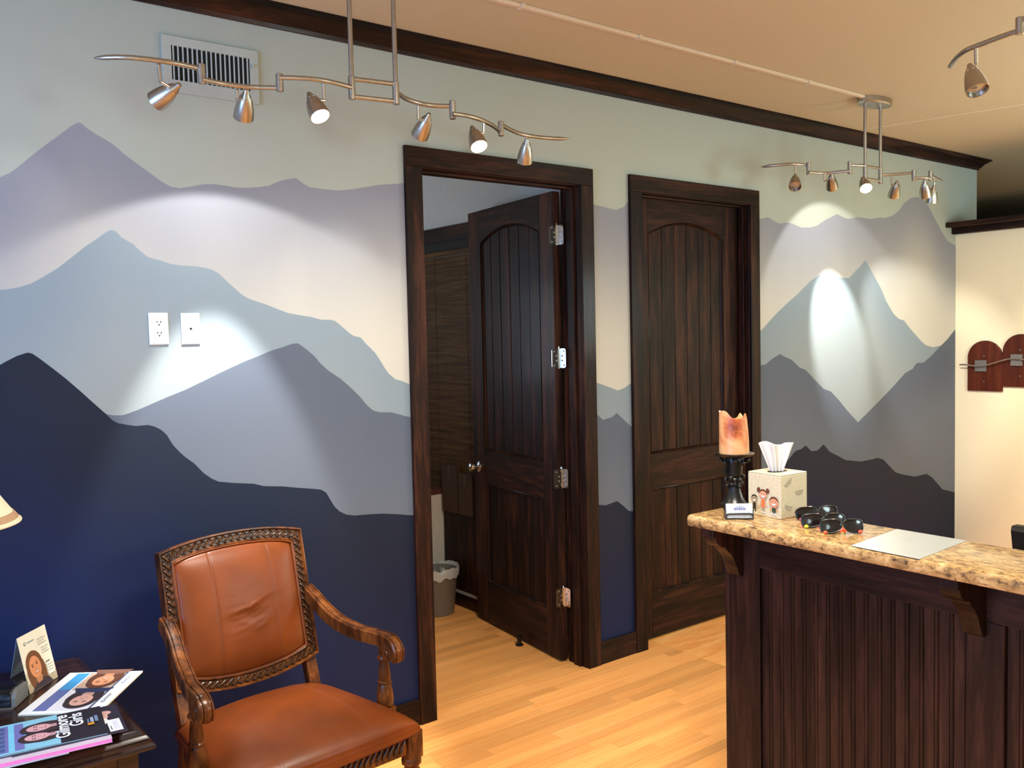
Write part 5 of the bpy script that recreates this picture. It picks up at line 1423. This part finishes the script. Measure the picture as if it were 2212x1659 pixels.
def dark_print(m_, ux, uy, th, Wm, Hm):
    p = Print(Zv*th, uy, -ux, Zv)
    R2 = lambda s0, t0, s1, t1, c: p.poly([(s0*Wm, t0*Hm), (s1*Wm, t0*Hm), (s1*Wm, t1*Hm), (s0*Wm, t1*Hm)], c)
    p.ell(.62*Wm, .20*Hm, .030, .022, (214,168,158)); p.ell(.74*Wm, .15*Hm, .016, .02, (206,160,152)); p.ell(.46*Wm, .19*Hm, .024, .016, (232,232,234))
    R2(.05,.03,.46,.15,(226,228,238)); R2(.10,.125,.25,.133,(60,60,70))
    for k in range(3): R2(.10,.055+.018*k,.40,.061+.018*k,(186,190,206))
    p.build('cover_print', m_)
z = TZ+.0005
tops = []
magazine(z, P0(35,1650,z), math.radians(-4), .20, .27, .007, (206,212,228), (180,186,204), 'lowest pale magazine in the pile, sticking out to the left'); z += .0075
magazine(z, P0(150,1628,z), math.radians(-6), .20, .27, .005, (196,204,222), (86,96,116), 'second magazine from the bottom with grey blue cover'); z += .0055
magazine(z, P0(243,1603,z), math.radians(-7), .20, .27, .010, (232,120,196), (206,186,196), 'thick magazine with bright pink page edges under the top titles'); z += .0105
magazine(z, P0(276,1578,z), math.radians(-6), .205, .27, .0025, (90,88,92), (52,46,54), 'dark magazine with white address label just under the top one', dark_print); z += .003
magazine(z, P0(233,1586,z), math.radians(-8), .205, .275, .0035, (150,170,180), (60,70,80), 'topmost magazine with two women and big white title letters', ew_print)

# ------------------------------------------------------------------ rear room seen through the open door
RX = RW-.001
hd = MB().box((RX-.02, .95, 2.318), (RX, 3.0, 2.415)).build('trim_6', M['wood_y'], bevel=.003)
struct(hd, 'dark head casing over the bamboo shade in the rear room', 'trim')
rs = bpy.data.materials
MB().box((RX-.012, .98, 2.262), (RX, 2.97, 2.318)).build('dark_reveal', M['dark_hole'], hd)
struct(MB().box((RX-.016, 1.0, 0), (RX, YB-.001, .105)).build('baseboard_rear', M['wood_y'], bevel=.002), 'dark baseboard in the room behind the open door', 'baseboard')
bs = empty('bamboo_shade', (RX-.02, 1.9, 2.26))
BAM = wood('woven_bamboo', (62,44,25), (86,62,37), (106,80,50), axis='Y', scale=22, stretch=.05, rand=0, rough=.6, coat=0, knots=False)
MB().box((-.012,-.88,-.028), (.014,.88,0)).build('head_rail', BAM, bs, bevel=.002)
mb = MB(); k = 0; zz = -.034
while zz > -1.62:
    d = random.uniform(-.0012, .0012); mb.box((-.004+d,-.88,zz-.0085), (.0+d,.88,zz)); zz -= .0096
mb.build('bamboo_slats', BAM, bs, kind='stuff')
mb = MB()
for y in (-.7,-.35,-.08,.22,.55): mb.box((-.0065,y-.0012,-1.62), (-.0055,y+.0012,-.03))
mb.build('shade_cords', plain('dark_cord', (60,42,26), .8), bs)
tag(bs, 'brown woven bamboo shade hanging in the dim rear room', 'window shade')
# white carton, wastebasket, cabinet, cartons
wc = empty('white_carton', (1.03, 1.66, 0))
MB().box((-.14,-.16,0), (.118,.18,.715)).build('carton_body', plain('white_carton_board', (206,198,186), .7, var=.04), wc, bevel=.002)
MB().box((-.145,-.165,.70), (.122,.185,.735)).build('carton_lid', plain('dark_red_lid', (86,46,42), .6), wc, bevel=.002)
tag(wc, 'tall pale carton with dark red lid behind the wastebasket', 'box')
wp = at(960, 1322, 2, 0); wbk = empty('wastebasket', (.955, 1.305, 0))
GP = plain('grey_bin_plastic', (118,112,104), .5, var=.03)
MB().lathe([(.0,.004),(.098,.0),(.101,.004),(.128,.262),(.134,.268),(.134,.276),(.126,.276),(.098,.012),(0,.010)], (0,0,0), (0,0,1), 40).build('bin_body', GP, wbk, smooth=40)
mb = MB(); n_ = 60; vs = []
for q, (r_, z_) in enumerate(((.118,.20),(.127,.278),(.133,.292),(.139,.284),(.139,.262),(.136,.235))):
    for j in range(n_):
        a_ = 2*PI*j/n_; nz = noise.noise(Vector((math.cos(a_)*3.2, math.sin(a_)*3.2, q*.8)))
        vs.append(((r_+.004*nz)*math.cos(a_), (r_+.004*nz)*math.sin(a_), z_+.024*nz*(q > 0)))
mb.add(vs, [(i*n_+j, i*n_+(j+1)%n_, (i+1)*n_+(j+1)%n_, (i+1)*n_+j) for i in range(5) for j in range(n_)])
lm, lnt, lb = new_mat('bag_film'); lb.inputs['Base Color'].default_value = lin(210,208,204); lb.inputs['Roughness'].default_value = .35; lb.inputs['Transmission Weight'].default_value = .25
mb.build('bag_liner', lm, wbk, smooth=70)
tag(wbk, 'round grey wastebasket with a clear bag liner past the open doorway', 'wastebasket')
cb2 = empty('low_cabinet', (1.14, 1.27, 0))
MB().box((-.012,-.15,.105), (.028,.20,.60)).build('cabinet_body', M['wood_z'], cb2, bevel=.003)
MB().box((-.008,-.145,0), (.026,.195,.088)).build('plinth', M['wood_y'], cb2)
MB().box((-.018,-.155,.088), (.028,.205,.105)).build('pale_strip', plain('pale_strip_paint', (150,146,140), .6), cb2)
tag(cb2, 'narrow dark cabinet with a pale strip low down in the rear room', 'cabinet')
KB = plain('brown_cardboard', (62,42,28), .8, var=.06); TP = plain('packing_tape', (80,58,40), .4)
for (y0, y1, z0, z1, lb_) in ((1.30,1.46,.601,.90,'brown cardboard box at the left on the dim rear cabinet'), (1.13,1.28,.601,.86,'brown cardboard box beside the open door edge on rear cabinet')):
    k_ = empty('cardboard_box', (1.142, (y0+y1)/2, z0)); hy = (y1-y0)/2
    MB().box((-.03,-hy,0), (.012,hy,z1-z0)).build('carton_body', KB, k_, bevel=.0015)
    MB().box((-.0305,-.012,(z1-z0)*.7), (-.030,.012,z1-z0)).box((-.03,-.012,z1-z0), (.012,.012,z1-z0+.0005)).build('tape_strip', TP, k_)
    tag(k_, lb_, 'box')
